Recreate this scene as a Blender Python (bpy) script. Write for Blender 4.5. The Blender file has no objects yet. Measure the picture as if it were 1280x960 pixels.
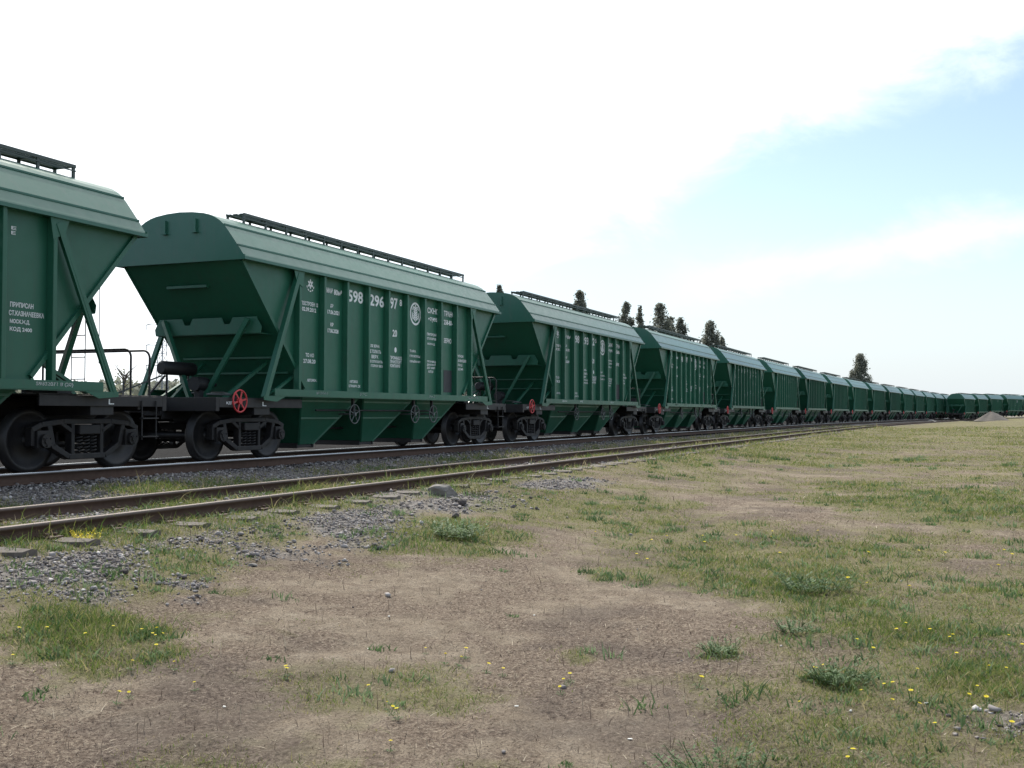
import bpy, math, random
import numpy as np
from mathutils import Matrix, Vector
random.seed(7); rng = np.random.default_rng(11)
scene = bpy.context.scene
col = scene.collection
PI = math.pi

# ------------------------------------------------------------------ camera
TH, PITCH, ROLL, EYE = 0.395, 0.027, 0.0024, 0.91
cam = bpy.data.cameras.new('camera'); camo = bpy.data.objects.new('camera', cam); col.objects.link(camo)
fx = Vector((math.cos(TH), math.sin(TH), 0)); rx = Vector((math.sin(TH), -math.cos(TH), 0)); uz = Vector((0, 0, 1))
fwd = fx*math.cos(PITCH)+uz*math.sin(PITCH); up0 = -fx*math.sin(PITCH)+uz*math.cos(PITCH)
rr = rx*math.cos(ROLL)+up0*math.sin(ROLL); uu = -rx*math.sin(ROLL)+up0*math.cos(ROLL)
M3 = Matrix((rr, uu, -fwd)).transposed().to_4x4()
camo.matrix_world = Matrix.Translation((0, 0, EYE)) @ M3
cam.sensor_width = 36; cam.lens = 37.82; cam.clip_start = .1; cam.clip_end = 12000
scene.camera = camo
scene.render.resolution_x = 1024; scene.render.resolution_y = 768

# ------------------------------------------------------------------ world, sun, exposure
SUN_AZ, SUN_EL = math.radians(42), math.radians(50)
SKY_STRENGTH = 0.112; CLOUD_LIGHT = 1.05; SUN_STRENGTH = 3.0; VEIL = .60
scene.view_settings.view_transform = 'Standard'; scene.view_settings.look = 'None'
scene.view_settings.exposure = 0.66; scene.view_settings.gamma = 1
w = bpy.data.worlds.new('World'); scene.world = w; w.use_nodes = True
N = w.node_tree.nodes; L = w.node_tree.links; N.clear()
def wn(t, **k):
    n = N.new(t)
    for a, b in k.items(): setattr(n, a, b)
    return n
def wmath(op, a, b=None, c=None, clamp=False):
    n = N.new('ShaderNodeMath'); n.operation = op; n.use_clamp = clamp
    for i, v in enumerate((a, b, c)):
        if v is None: continue
        if isinstance(v, (int, float)): n.inputs[i].default_value = v
        else: L.new(v, n.inputs[i])
    return n.outputs[0]
def wdot(vec, v):
    n = N.new('ShaderNodeVectorMath'); n.operation = 'DOT_PRODUCT'; L.new(vec, n.inputs[0]); n.inputs[1].default_value = v
    return n.outputs['Value']
def wramp(v, a, b):
    n = N.new('ShaderNodeMapRange'); n.interpolation_type = 'SMOOTHSTEP'; L.new(v, n.inputs[0])
    n.inputs[1].default_value = a; n.inputs[2].default_value = b; return n.outputs[0]
sky = wn('ShaderNodeTexSky'); sky.sky_type = 'NISHITA'; sky.sun_disc = False
sky.sun_elevation = SUN_EL; sky.sun_rotation = PI/2-SUN_AZ; sky.air_density = 1.0; sky.dust_density = 0.7; sky.ozone_density = 1.0
bg = wn('ShaderNodeBackground'); L.new(sky.outputs[0], bg.inputs[0]); bg.inputs[1].default_value = SKY_STRENGTH
tc = wn('ShaderNodeTexCoord'); dvec = tc.outputs['Generated']
mp = wn('ShaderNodeMapping'); L.new(dvec, mp.inputs[0]); mp.inputs['Rotation'].default_value = (0, 0, .3); mp.inputs['Scale'].default_value = (2.2, 5.0, 9.0)
nz = wn('ShaderNodeTexNoise'); L.new(mp.outputs[0], nz.inputs['Vector']); nz.inputs['Scale'].default_value = 1.3; nz.inputs['Detail'].default_value = 9; nz.inputs['Roughness'].default_value = .62; nz.inputs['Distortion'].default_value = .5
nf = nz.outputs[0]
e1 = wmath('ADD', wdot(dvec, (-.2655, .3185, .9100)), wmath('MULTIPLY', wmath('SUBTRACT', nf, .5), .17))
big = wramp(e1, -.022, .075)
e2 = wmath('ADD', wmath('ABSOLUTE', wmath('ADD', wdot(dvec, (.1473, -.1313, -.9803)), .004)), wmath('MULTIPLY', wmath('SUBTRACT', nf, .5), -.09))
streak = wmath('MULTIPLY', wmath('SUBTRACT', 1.0, wramp(e2, -.004, .034)), wramp(wdot(dvec, (.1313, -.9900, .0)), -.17, .02))
sepz = wn('ShaderNodeSeparateXYZ'); L.new(dvec, sepz.inputs[0])
# haze whitening to the horizon and towards the sun
hor = wmath('SUBTRACT', 1.0, wramp(sepz.outputs[2], -.02, .22))
sund = (math.cos(SUN_EL)*math.cos(SUN_AZ), math.cos(SUN_EL)*math.sin(SUN_AZ), math.sin(SUN_EL))
halo = wramp(wdot(dvec, sund), .76, .98)
behind = wmath('MULTIPLY', wramp(wdot(dvec, (math.cos(TH), math.sin(TH), 0)), -.2, -.7), .18)  # unseen bright sky behind the camera, added to lift the shaded wagon sides
fr_ = wramp(wdot(dvec, (math.cos(TH), math.sin(TH), 0)), -.25, .25)
bigf = wmath('MULTIPLY', big, fr_)
m = wmath('MAXIMUM', bigf, wmath('MULTIPLY', streak, .38))
m = wmath('MAXIMUM', m, wmath('MULTIPLY', halo, .9))
m = wmath('MAXIMUM', m, behind)
m = wmath('MULTIPLY', m, .95, clamp=True)
bc = wn('ShaderNodeBackground'); bc.inputs[0].default_value = (.93, .97, 1, 1); bc.inputs[1].default_value = CLOUD_LIGHT
bv = wn('ShaderNodeBackground'); bv.inputs[0].default_value = (.84, .925, 1, 1); bv.inputs[1].default_value = VEIL
m0 = wn('ShaderNodeMixShader'); L.new(wmath('ADD', wmath('MULTIPLY', hor, .86), .08, clamp=True), m0.inputs[0]); L.new(bg.outputs[0], m0.inputs[1]); L.new(bv.outputs[0], m0.inputs[2])
mx = wn('ShaderNodeMixShader'); L.new(m, mx.inputs[0]); L.new(m0.outputs[0], mx.inputs[1]); L.new(bc.outputs[0], mx.inputs[2])
ow = wn('ShaderNodeOutputWorld'); L.new(mx.outputs[0], ow.inputs[0])

sl = bpy.data.lights.new('sun', 'SUN'); so = bpy.data.objects.new('sun', sl); col.objects.link(so)
sl.energy = SUN_STRENGTH; sl.angle = math.radians(.6); sl.color = (1, .95, .87)
so.rotation_euler = Vector(sund).to_track_quat('Z', 'Y').to_euler()

# ------------------------------------------------------------------ materials
MATS = {}
def newmat(name):
    m = bpy.data.materials.new(name); m.use_nodes = True; nt = m.node_tree
    return m, nt, nt.nodes['Principled BSDF']
def noise(nt, scale, detail=4, rough=.55, coord='Object', stretch=None):
    t = nt.nodes.new('ShaderNodeTexCoord'); n = nt.nodes.new('ShaderNodeTexNoise')
    n.inputs['Scale'].default_value = scale; n.inputs['Detail'].default_value = detail; n.inputs['Roughness'].default_value = rough
    if stretch:
        mp = nt.nodes.new('ShaderNodeMapping'); mp.inputs['Scale'].default_value = stretch
        nt.links.new(t.outputs[coord], mp.inputs[0]); nt.links.new(mp.outputs[0], n.inputs['Vector'])
    else: nt.links.new(t.outputs[coord], n.inputs['Vector'])
    return n.outputs[0]
def ramp(nt, fac, stops):
    r = nt.nodes.new('ShaderNodeValToRGB'); nt.links.new(fac, r.inputs[0])
    while len(r.color_ramp.elements) < len(stops): r.color_ramp.elements.new(.5)
    for e, (p_, c) in zip(r.color_ramp.elements, stops): e.position = p_; e.color = (*c, 1)
    return r.outputs[0]
def mixc(nt, fac, a, b, mode='MIX'):
    n = nt.nodes.new('ShaderNodeMix'); n.data_type = 'RGBA'; n.blend_type = mode
    for sock, v in ((n.inputs['Factor'], fac), (n.inputs['A'], a), (n.inputs['B'], b)):
        if isinstance(v, (int, float)): sock.default_value = v
        elif isinstance(v, tuple): sock.default_value = (*v, 1)
        else: nt.links.new(v, sock)
    return n.outputs['Result']
def bump(nt, b, h, s, d=.02):
    n = nt.nodes.new('ShaderNodeBump'); n.inputs['Strength'].default_value = s; n.inputs['Distance'].default_value = d
    nt.links.new(h, n.inputs['Height']); nt.links.new(n.outputs[0], b.inputs['Normal'])
def paint(name, c, c2, rough=.5, scale=1.4, dirt=(.06, .05, .04), dirtamt=.35, metallic=0, bumpy=.15, spec=.5):
    m, nt, b = newmat(name)
    geo = nt.nodes.new('ShaderNodeNewGeometry')
    def wnoise(sc, det, ro, st):
        mp = nt.nodes.new('ShaderNodeMapping'); mp.inputs['Scale'].default_value = st; nt.links.new(geo.outputs['Position'], mp.inputs[0])
        n = nt.nodes.new('ShaderNodeTexNoise'); n.inputs['Scale'].default_value = sc; n.inputs['Detail'].default_value = det; n.inputs['Roughness'].default_value = ro
        nt.links.new(mp.outputs[0], n.inputs['Vector']); return n.outputs[0]
    base = mixc(nt, wnoise(scale, 6, .6, (1, 1, 1)), c, c2)
    base = mixc(nt, 1.0, base, ramp(nt, wnoise(.07, 1, .5, (1, .2, 0)), [(.35, (.80, .80, .80)), (.65, (1.15, 1.15, 1.15))]), 'MULTIPLY')
    streak = wnoise(3.0, 6, .7, (2.2, 2.2, .35))
    f = ramp(nt, streak, [(.5, (0, 0, 0)), (.8, (dirtamt,)*3)])
    base = mixc(nt, f, base, dirt)
    nt.links.new(base, b.inputs['Base Color'])
    r = nt.nodes.new('ShaderNodeMapRange'); nt.links.new(noise(nt, 6, 5), r.inputs[0]); r.inputs[3].default_value = rough-.1; r.inputs[4].default_value = rough+.12
    nt.links.new(r.outputs[0], b.inputs['Roughness']); b.inputs['Metallic'].default_value = metallic
    b.inputs['Specular IOR Level'].default_value = spec
    if bumpy: bump(nt, b, noise(nt, 2.2, 3, .5), bumpy, .03)
    MATS[name] = m; return m
GREEN = paint('green_paint', (.013, .105, .060), (.021, .130, .078), .44, 1.1, (.045, .06, .045), .4, bumpy=.12)
GREEN2 = paint('green_roof_paint', (.026, .125, .082), (.040, .155, .108), .34, .8, (.09, .12, .10), .4, bumpy=.08)
BLACK = paint('black_frame_paint', (.010, .010, .012), (.018, .016, .017), .55, 3, (.03, .024, .02), .5)
STEEL = paint('cast_steel', (.009, .009, .011), (.017, .015, .015), .6, 5, (.04, .028, .02), .6)
WHEEL = paint('wheel_steel', (.016, .016, .018), (.028, .025, .025), .5, 4, (.035, .026, .02), .5, metallic=.2)
TREAD = paint('polished_steel', (.55, .55, .56), (.42, .41, .40), .22, 6, (.2, .14, .1), .25, metallic=1, bumpy=0)
RUST = paint('rusty_rail_steel', (.075, .042, .030), (.12, .07, .048), .75, 7, (.04, .028, .022), .6)
RED = paint('red_wheel_paint', (.50, .025, .03), (.62, .04, .05), .4, 6, (.2, .03, .03), .3)
GREY = paint('grey_wheel_paint', (.07, .085, .085), (.11, .12, .12), .5, 6)
WHITE = paint('white_stencil_paint', (.74, .78, .78), (.82, .85, .85), .6, 12, (.3, .38, .35), .35, bumpy=0)
WALK = paint('walkway_paint', (.045, .07, .062), (.07, .09, .08), .5, 5)
PATCH = paint('dark_patch_paint', (.028, .034, .04), (.04, .04, .046), .6, 5)
WOOD = paint('weathered_sleeper_wood', (.12, .10, .085), (.19, .165, .14), .85, 9, (.06, .048, .04), .7)
CONC = paint('rubble_concrete', (.18, .165, .15), (.30, .28, .25), .9, 7, (.12, .11, .09), .6, bumpy=.5)
BARK = paint('tree_bark', (.12, .10, .08), (.2, .17, .14), .9, 3)
SAND = paint('gravel_heap', (.11, .098, .085), (.16, .14, .12), .95, 2.2, (.12, .11, .09), .5, bumpy=.6)
GALV = paint('galvanised_mast_steel', (.25, .26, .27), (.33, .34, .35), .5, 3, metallic=.5)

def leafmat(name, stops, rough=.6, trans=.25, scale=.6):
    m, nt, b = newmat(name)
    a = nt.nodes.new('ShaderNodeAttribute'); a.attribute_name = 'tint'
    c = ramp(nt, a.outputs['Fac'], stops)
    nt.links.new(c, b.inputs['Base Color']); b.inputs['Roughness'].default_value = rough
    b.inputs['Specular IOR Level'].default_value = .25
    if trans:
        t = nt.nodes.new('ShaderNodeBsdfTranslucent'); nt.links.new(c, t.inputs[0])
        mx = nt.nodes.new('ShaderNodeMixShader'); mx.inputs[0].default_value = trans
        out = nt.nodes['Material Output']
        nt.links.new(b.outputs[0], mx.inputs[1]); nt.links.new(t.outputs[0], mx.inputs[2]); nt.links.new(mx.outputs[0], out.inputs[0])
    MATS[name] = m; return m
GRASSM = leafmat('grass_blades', [(0, (.07, .13, .026)), (.35, (.13, .19, .042)), (.6, (.22, .23, .07)), (.8, (.32, .28, .13)), (1, (.40, .34, .20))], trans=.5)
DRYM = leafmat('dry_stalks', [(0, (.08, .055, .045)), (.35, (.18, .135, .105)), (.7, (.34, .275, .20)), (1, (.56, .48, .36))], .8, trans=.15)
WEEDM = leafmat('weed_leaves', [(0, (.06, .11, .04)), (.5, (.12, .19, .075)), (1, (.24, .31, .17))], trans=.45)
POPM = leafmat('poplar_leaves', [(0, (.14, .15, .12)), (.5, (.23, .24, .19)), (1, (.34, .35, .28))], trans=.5)
BUSHM = leafmat('sapling_leaves', [(0, (.12, .14, .05)), (.5, (.22, .22, .08)), (1, (.32, .30, .13))], trans=.35)
PETAL = leafmat('yellow_petals', [(0, (.75, .62, .02)), (1, (.85, .72, .05))], trans=.3)
WHITEBIT = leafmat('white_litter', [(0, (.7, .68, .62)), (1, (.8, .8, .75))], trans=0)
STONEM = leafmat('ballast_stone', [(0, (.09, .08, .078)), (.3, (.17, .15, .142)), (.6, (.27, .245, .23)), (.9, (.40, .37, .35)), (1, (.52, .49, .46))], .85, trans=0)

# ------------------------------------------------------------------ mesh helpers
class MB:
    def __init__(s): s.v = []; s.f = []; s.sm = []
    def add(s, vs, fs, smooth=False):
        n = len(s.v); s.v += [tuple(a) for a in vs]
        for f in fs: s.f.append(tuple(i+n for i in f)); s.sm.append(smooth)
        return s
    def box(s, x0, x1, y0, y1, z0, z1):
        return s.add([(x0, y0, z0), (x1, y0, z0), (x1, y1, z0), (x0, y1, z0), (x0, y0, z1), (x1, y0, z1), (x1, y1, z1), (x0, y1, z1)],
                     [(0, 3, 2, 1), (4, 5, 6, 7), (0, 1, 5, 4), (1, 2, 6, 5), (2, 3, 7, 6), (3, 0, 4, 7)])
    def bar(s, a, b, wd, ht, up=(0, 0, 1)):
        a, b = Vector(a), Vector(b); d = (b-a).normalized(); u = Vector(up)
        sd = d.cross(u)
        if sd.length < 1e-4: sd = d.cross(Vector((1, 0, 0)))
        sd.normalize(); u = sd.cross(d).normalized(); sd *= wd/2; u *= ht/2
        return s.add([a-sd-u, a+sd-u, a+sd+u, a-sd+u, b-sd-u, b+sd-u, b+sd+u, b-sd+u],
                     [(0, 1, 2, 3), (7, 6, 5, 4), (4, 5, 1, 0), (5, 6, 2, 1), (6, 7, 3, 2), (7, 4, 0, 3)])
    def tube(s, pts, r, n=8, cap=True):
        pts = [Vector(p_) for p_ in pts]; rs = r if isinstance(r, (list, tuple)) else [r]*len(pts)
        vs = []; ref = None
        for i, p_ in enumerate(pts):
            d = (pts[min(i+1, len(pts)-1)]-pts[max(i-1, 0)]).normalized()
            if ref is None: ref = d.orthogonal().normalized()
            ref = (ref-d*ref.dot(d)); ref = ref.normalized() if ref.length > 1e-5 else d.orthogonal().normalized()
            q = d.cross(ref)
            for k in range(n):
                a = 2*PI*k/n; vs.append(p_+(ref*math.cos(a)+q*math.sin(a))*rs[i])
        fs = [(i*n+k, i*n+(k+1) % n, (i+1)*n+(k+1) % n, (i+1)*n+k) for i in range(len(pts)-1) for k in range(n)]
        s.add(vs, fs, True)
        if cap:
            m_ = len(pts)-1
            s.add(vs[:n], [tuple(range(n-1, -1, -1))]); s.add(vs[m_*n:], [tuple(range(n))])
        return s
    def ring(s, c, ax, R, r, n=24, k=6):
        c, ax = Vector(c), Vector(ax).normalized(); u = ax.orthogonal().normalized(); v = ax.cross(u)
        vs = []
        for i in range(n):
            a = 2*PI*i/n; d = u*math.cos(a)+v*math.sin(a)
            for j in range(k):
                b = 2*PI*j/k; vs.append(c+d*(R+r*math.cos(b))+ax*r*math.sin(b))
        return s.add(vs, [(i*k+j, ((i+1) % n)*k+j, ((i+1) % n)*k+(j+1) % k, i*k+(j+1) % k) for i in range(n) for j in range(k)], True)
    def lathe(s, c, ax, prof, n=32, smooth=True):
        c, ax = Vector(c), Vector(ax).normalized(); u = ax.orthogonal().normalized(); v = ax.cross(u)
        vs = []; m_ = len(prof)
        for i in range(n):
            a = 2*PI*i/n; d = u*math.cos(a)+v*math.sin(a)
            for (r, t) in prof: vs.append(c+d*r+ax*t)
        return s.add(vs, [(i*m_+j, ((i+1) % n)*m_+j, ((i+1) % n)*m_+j+1, i*m_+j+1) for i in range(n) for j in range(m_-1)], smooth)
    def prism(s, poly, a, b):
        """poly: list of 3D points (planar); extrude from offset vector a to b"""
        a, b = Vector(a), Vector(b); n = len(poly)
        vs = [Vector(p_)+a for p_ in poly]+[Vector(p_)+b for p_ in poly]
        return s.add(vs, [tuple(range(n-1, -1, -1)), tuple(range(n, 2*n))]+[(i, (i+1) % n, n+(i+1) % n, n+i) for i in range(n)])
    def mesh(s, name, mat):
        me = bpy.data.meshes.new(name); me.from_pydata(s.v, [], s.f)
        me.polygons.foreach_set('use_smooth', s.sm); me.materials.append(mat)
        import bmesh
        bm = bmesh.new(); bm.from_mesh(me); bmesh.ops.recalc_face_normals(bm, faces=bm.faces); bm.to_mesh(me); bm.free()
        return me
    def build(s, name, mat, parent=None, bevel=0, weld=False):
        o = bpy.data.objects.new(name, s.mesh(name, mat)); col.objects.link(o)
        if parent: o.parent = parent
        if bevel:
            md = o.modifiers.new('bevel', 'BEVEL'); md.width = bevel; md.segments = 2; md.limit_method = 'ANGLE'; md.angle_limit = .7
        return o
def tag(o, label=None, cat=None, group=None, kind=None):
    if label: o['label'] = label
    if cat: o['category'] = cat
    if group: o['group'] = group
    if kind: o['kind'] = kind
    return o
def empty(name, loc=(0, 0, 0), rz=0):
    o = bpy.data.objects.new(name, None); col.objects.link(o); o.location = loc; o.rotation_euler = (0, 0, rz); o.empty_display_size = .3
    return o
def copy_tree(o, parent=None, skip=()):
    c = o.copy(); col.objects.link(c)
    if parent: c.parent = parent
    for ch in list(o.children):
        if ch.name.split('.')[0] in skip: continue
        copy_tree(ch, c, skip)
    return c
def raw_mesh(name, verts, tris, mat, attrs=None, smooth=False):
    """fast numpy mesh; tris (n,k) faces of equal size k"""
    me = bpy.data.meshes.new(name); k = tris.shape[1]
    me.vertices.add(len(verts)); me.vertices.foreach_set('co', np.asarray(verts, np.float32).ravel())
    me.loops.add(tris.size); me.loops.foreach_set('vertex_index', tris.astype(np.int32).ravel())
    me.polygons.add(len(tris)); me.polygons.foreach_set('loop_start', np.arange(0, tris.size, k, dtype=np.int32))
    me.polygons.foreach_set('loop_total', np.full(len(tris), k, np.int32))
    if smooth: me.polygons.foreach_set('use_smooth', np.ones(len(tris), bool))
    me.update(calc_edges=True)
    for an, av in (attrs or {}).items():
        a = me.attributes.new(an, 'FLOAT', 'POINT'); a.data.foreach_set('value', np.asarray(av, np.float32))
    me.materials.append(mat); me.validate()
    return me

# ------------------------------------------------------------------ terrain functions
YX = np.array([(-60, 13.2), (-20, 13.55), (7.84, 13.75), (22.56, 13.82), (37.28, 13.74), (51.99, 13.62), (66.71, 13.5), (81.43, 13.27), (96.15, 12.91), (110.9, 12.37), (125.6, 11.6), (140.2, 10.65), (154.9, 9.6), (169.6, 8.45), (184.3, 7.3), (199, 6.1), (213.6, 4.8), (228.3, 3.3), (243, 1.6), (260, -.5), (300, -6.5), (360, -18)])
def sm(a, b, x): t = np.clip((x-a)/(b-a), 0, 1); return t*t*(3-2*t)
def trackY(x): return np.interp(x, YX[:, 0], YX[:, 1])
TR2 = [(x, float(trackY(x))-4.8) for x in (-60, -20, 7.84, 22.56, 37.28, 51.99, 66.71, 81.43, 96.15, 110.9, 125.6, 140.2, 154.9, 169.6, 184.3, 199)]+[(209.5, 1.0), (224, -1.5), (238.5, -4.1), (252.8, -7.5), (266.5, -12.5), (280, -18.5), (300, -29)]
TR2 = np.array(TR2)
def track2Y(x): return np.interp(x, TR2[:, 0], TR2[:, 1])
def vnoise(x, y, sc, seed=0):
    x = x*sc+seed*17.3; y = y*sc+seed*9.1
    xi = np.floor(x).astype(np.int64); yi = np.floor(y).astype(np.int64); xf = x-xi; yf = y-yi
    def h(a, b):
        n = (a*374761393+b*668265263+seed*1442695041) & 0xffffffff
        n = ((n ^ (n >> 13))*1274126177) & 0xffffffff
        return ((n ^ (n >> 16)) & 0xffff)/65535.
    u = xf*xf*(3-2*xf); v = yf*yf*(3-2*yf)
    return (h(xi, yi)*(1-u)+h(xi+1, yi)*u)*(1-v)+(h(xi, yi+1)*(1-u)+h(xi+1, yi+1)*u)*v
def fbm(x, y, sc, oct=4, seed=0):
    r = 0; a = .5; t = 0
    for i in range(oct): r = r+a*vnoise(x, y, sc*2**i, seed+i); t += a; a *= .55
    return r/t
def H(x, y, fine=True):
    x = np.asarray(x, float); y = np.asarray(y, float)
    s = trackY(x)-y; s2 = track2Y(x)-y
    near = np.interp(s, [-9, -3, -1.7, 1.7, 2.8, 3.6], [-.6, -.45, -.19, -.19, -.285, -.305])
    near = near+np.interp(s2, [-1.2, .95, 1.5, 2.7, 5.2], [0, 0, -.05, -.18, -.355])
    d = np.hypot(x, y)
    rise = (.36*sm(20, 110, d)+.2*sm(110, 260, d))*sm(2.2, 7.2, s2)
    z = near+rise+.55*sm(205, 270, x)*sm(3.2, 4.8, s)
    if fine:
        off = sm(1.5, 3.2, s2)+sm(3, 6, -s)
        z = z+(fbm(x, y, .35, 4, 3)-.5)*.14*np.clip(off, 0, 1)+(fbm(x, y, 4, 3, 5)-.5)*.045*(.4+.6*np.clip(off, 0, 1))+(fbm(x, y, 13, 2, 6)-.5)*.022*(1-sm(10, 25, np.hypot(x, y)))
    return z
GREENE = [(5.43, 5.38, 0.33, -0.43, 0.55, 0.55, 1.3), (8.07, 6.61, 0.36, -0.25, 0.62, 0.51, .85), (9.84, 6.93, 0.48, -0.29, 0.71, 0.5, .8), (11.35, 5.54, 0.79, -0.76, 1.47, 0.72, .95), (15.46, 6.31, 0.79, -0.48, 1.72, 0.7, .75),
 (10.08, 1.15, 0.2, -0.46, 1.17, 0.13, .8), (6.65, 0.67, 0.15, -0.3, 0.4, 0.06, .85), (5.43, 3.05, 0.3, -0.55, 0.47, 0.27, .5), (5.57, 0.38, 0.35, -0.8, 0.8, 0.1, .55), (13.68, 3.14, 0.67, -1.18, 2.74, 0.63, .55), (7.19, 1.47, 0.07, -0.14, 0.3, 0.08, .8), (6.75, 2.32, 0.05, -0.09, 0.2, 0.08, .6), (8.64, 0.29, 0.36, -0.9, 1.6, 0.1, .5), (4.6, .9, .2, -.5, .35, .1, .6)]
BAREE = [(8.14, 4.42, 1.03, -1.42, 1.59, 0.86), (8.07, 2.42, 0.44, -1.03, 1.47, 0.44), (5.5, 4.1, 0.63, -1.0, 0.77, 0.58), (6.74, 3.28, 0.5, -0.97, 1.18, 0.58), (5.22, 1.91, 0.35, -0.83, 0.69, 0.25), (17.42, 2.97, 0.45, -0.93, 2.15, 0.37), (4.33, 4.12, 0.34, -0.53, 0.5, 0.48), (10.6, 4.6, .9, -1.1, 1.4, .5)]
GRAVE = [(7.18, 7.03, 0.83, -0.63, 1.05, 1.04), (6.2, 7.6, .8, -.6, 1.0, 1.0), (11.29, 8.07, 0.57, -0.81, 1.49, 1.06), (11.39, 6.74, 0.77, -0.44, 1.56, 0.93), (14.9, 6.73, 1.11, -0.56, 1.17, 0.53), (19.03, 6.95, 1.27, -0.5, 1.05, 0.38), (5.94, -0.13, 0.09, -0.22, 0.3, -0.05), (9.3, 7.2, .8, -.5, 1.2, .8), (12.8, 7.3, .5, -.5, 1.6, .5), (5.6, 7.0, .6, -.5, .8, .6)]
def ell(x, y, e, soft=.5):
    cx, cy, ax, ay, bx, by = e[:6]; det = ax*by-ay*bx
    u = ((x-cx)*by-(y-cy)*bx)/det; v = (-(x-cx)*ay+(y-cy)*ax)/det
    r = np.hypot(u, v)+(fbm(x, y, 2.2, 4, 21)-.5)*1.5
    return 1-sm(1-soft, 1+soft, r)
def fields(x, y):
    s = trackY(x)-y; s2 = track2Y(x)-y; d = np.hypot(x, y)
    g = .60+(fbm(x, y, .45, 4, 31)-.5)*1.5*(1-.4*sm(30, 90, d))
    g = g+(fbm(x, y, 2.3, 3, 131)-.5)*.75*(1-.6*sm(20, 60, d))
    g = g+.12*sm(12, 40, d)-.3*np.clip(ell(x, y, (24, 5, 9, -3, 2, 2.5)), 0, 1)
    for e in BAREE: g = g-.75*ell(x, y, e)
    for e in GREENE: g = np.maximum(g, e[6]*ell(x, y, e))
    g = g-.25*sm(16, 9, d)*sm(.5, 3, y)
    for e in GREENE: g = np.maximum(g, e[6]*ell(x, y, e))
    v = np.zeros_like(g)
    for e in GRAVE: v = np.maximum(v, ell(x, y, e))
    for e in GREENE: v = v*(1-.6*ell(x, y, e))
    v = v*(1-.55*np.clip(g, 0, 1)*sm(.45, .6, fbm(x, y, 1.1, 3, 77)))
    edge = np.where(x > 20, 1.0, 1.35)
    bed = sm(edge+.5, edge-.1, s2)*sm(-30, -20, s)
    gb = np.clip(.75+(fbm(x, y, .6, 3, 51)-.5)*1.7, 0, 1)*.85
    gb = gb*sm(1.3, 2.2, s)  # nothing grows under the standing train
    v = np.maximum(v*(1-bed), bed*(1-.75*gb))
    g = g*(1-bed)+gb*bed
    return np.clip(g, 0, 1.3), np.clip(v, 0, 1), bed

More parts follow.
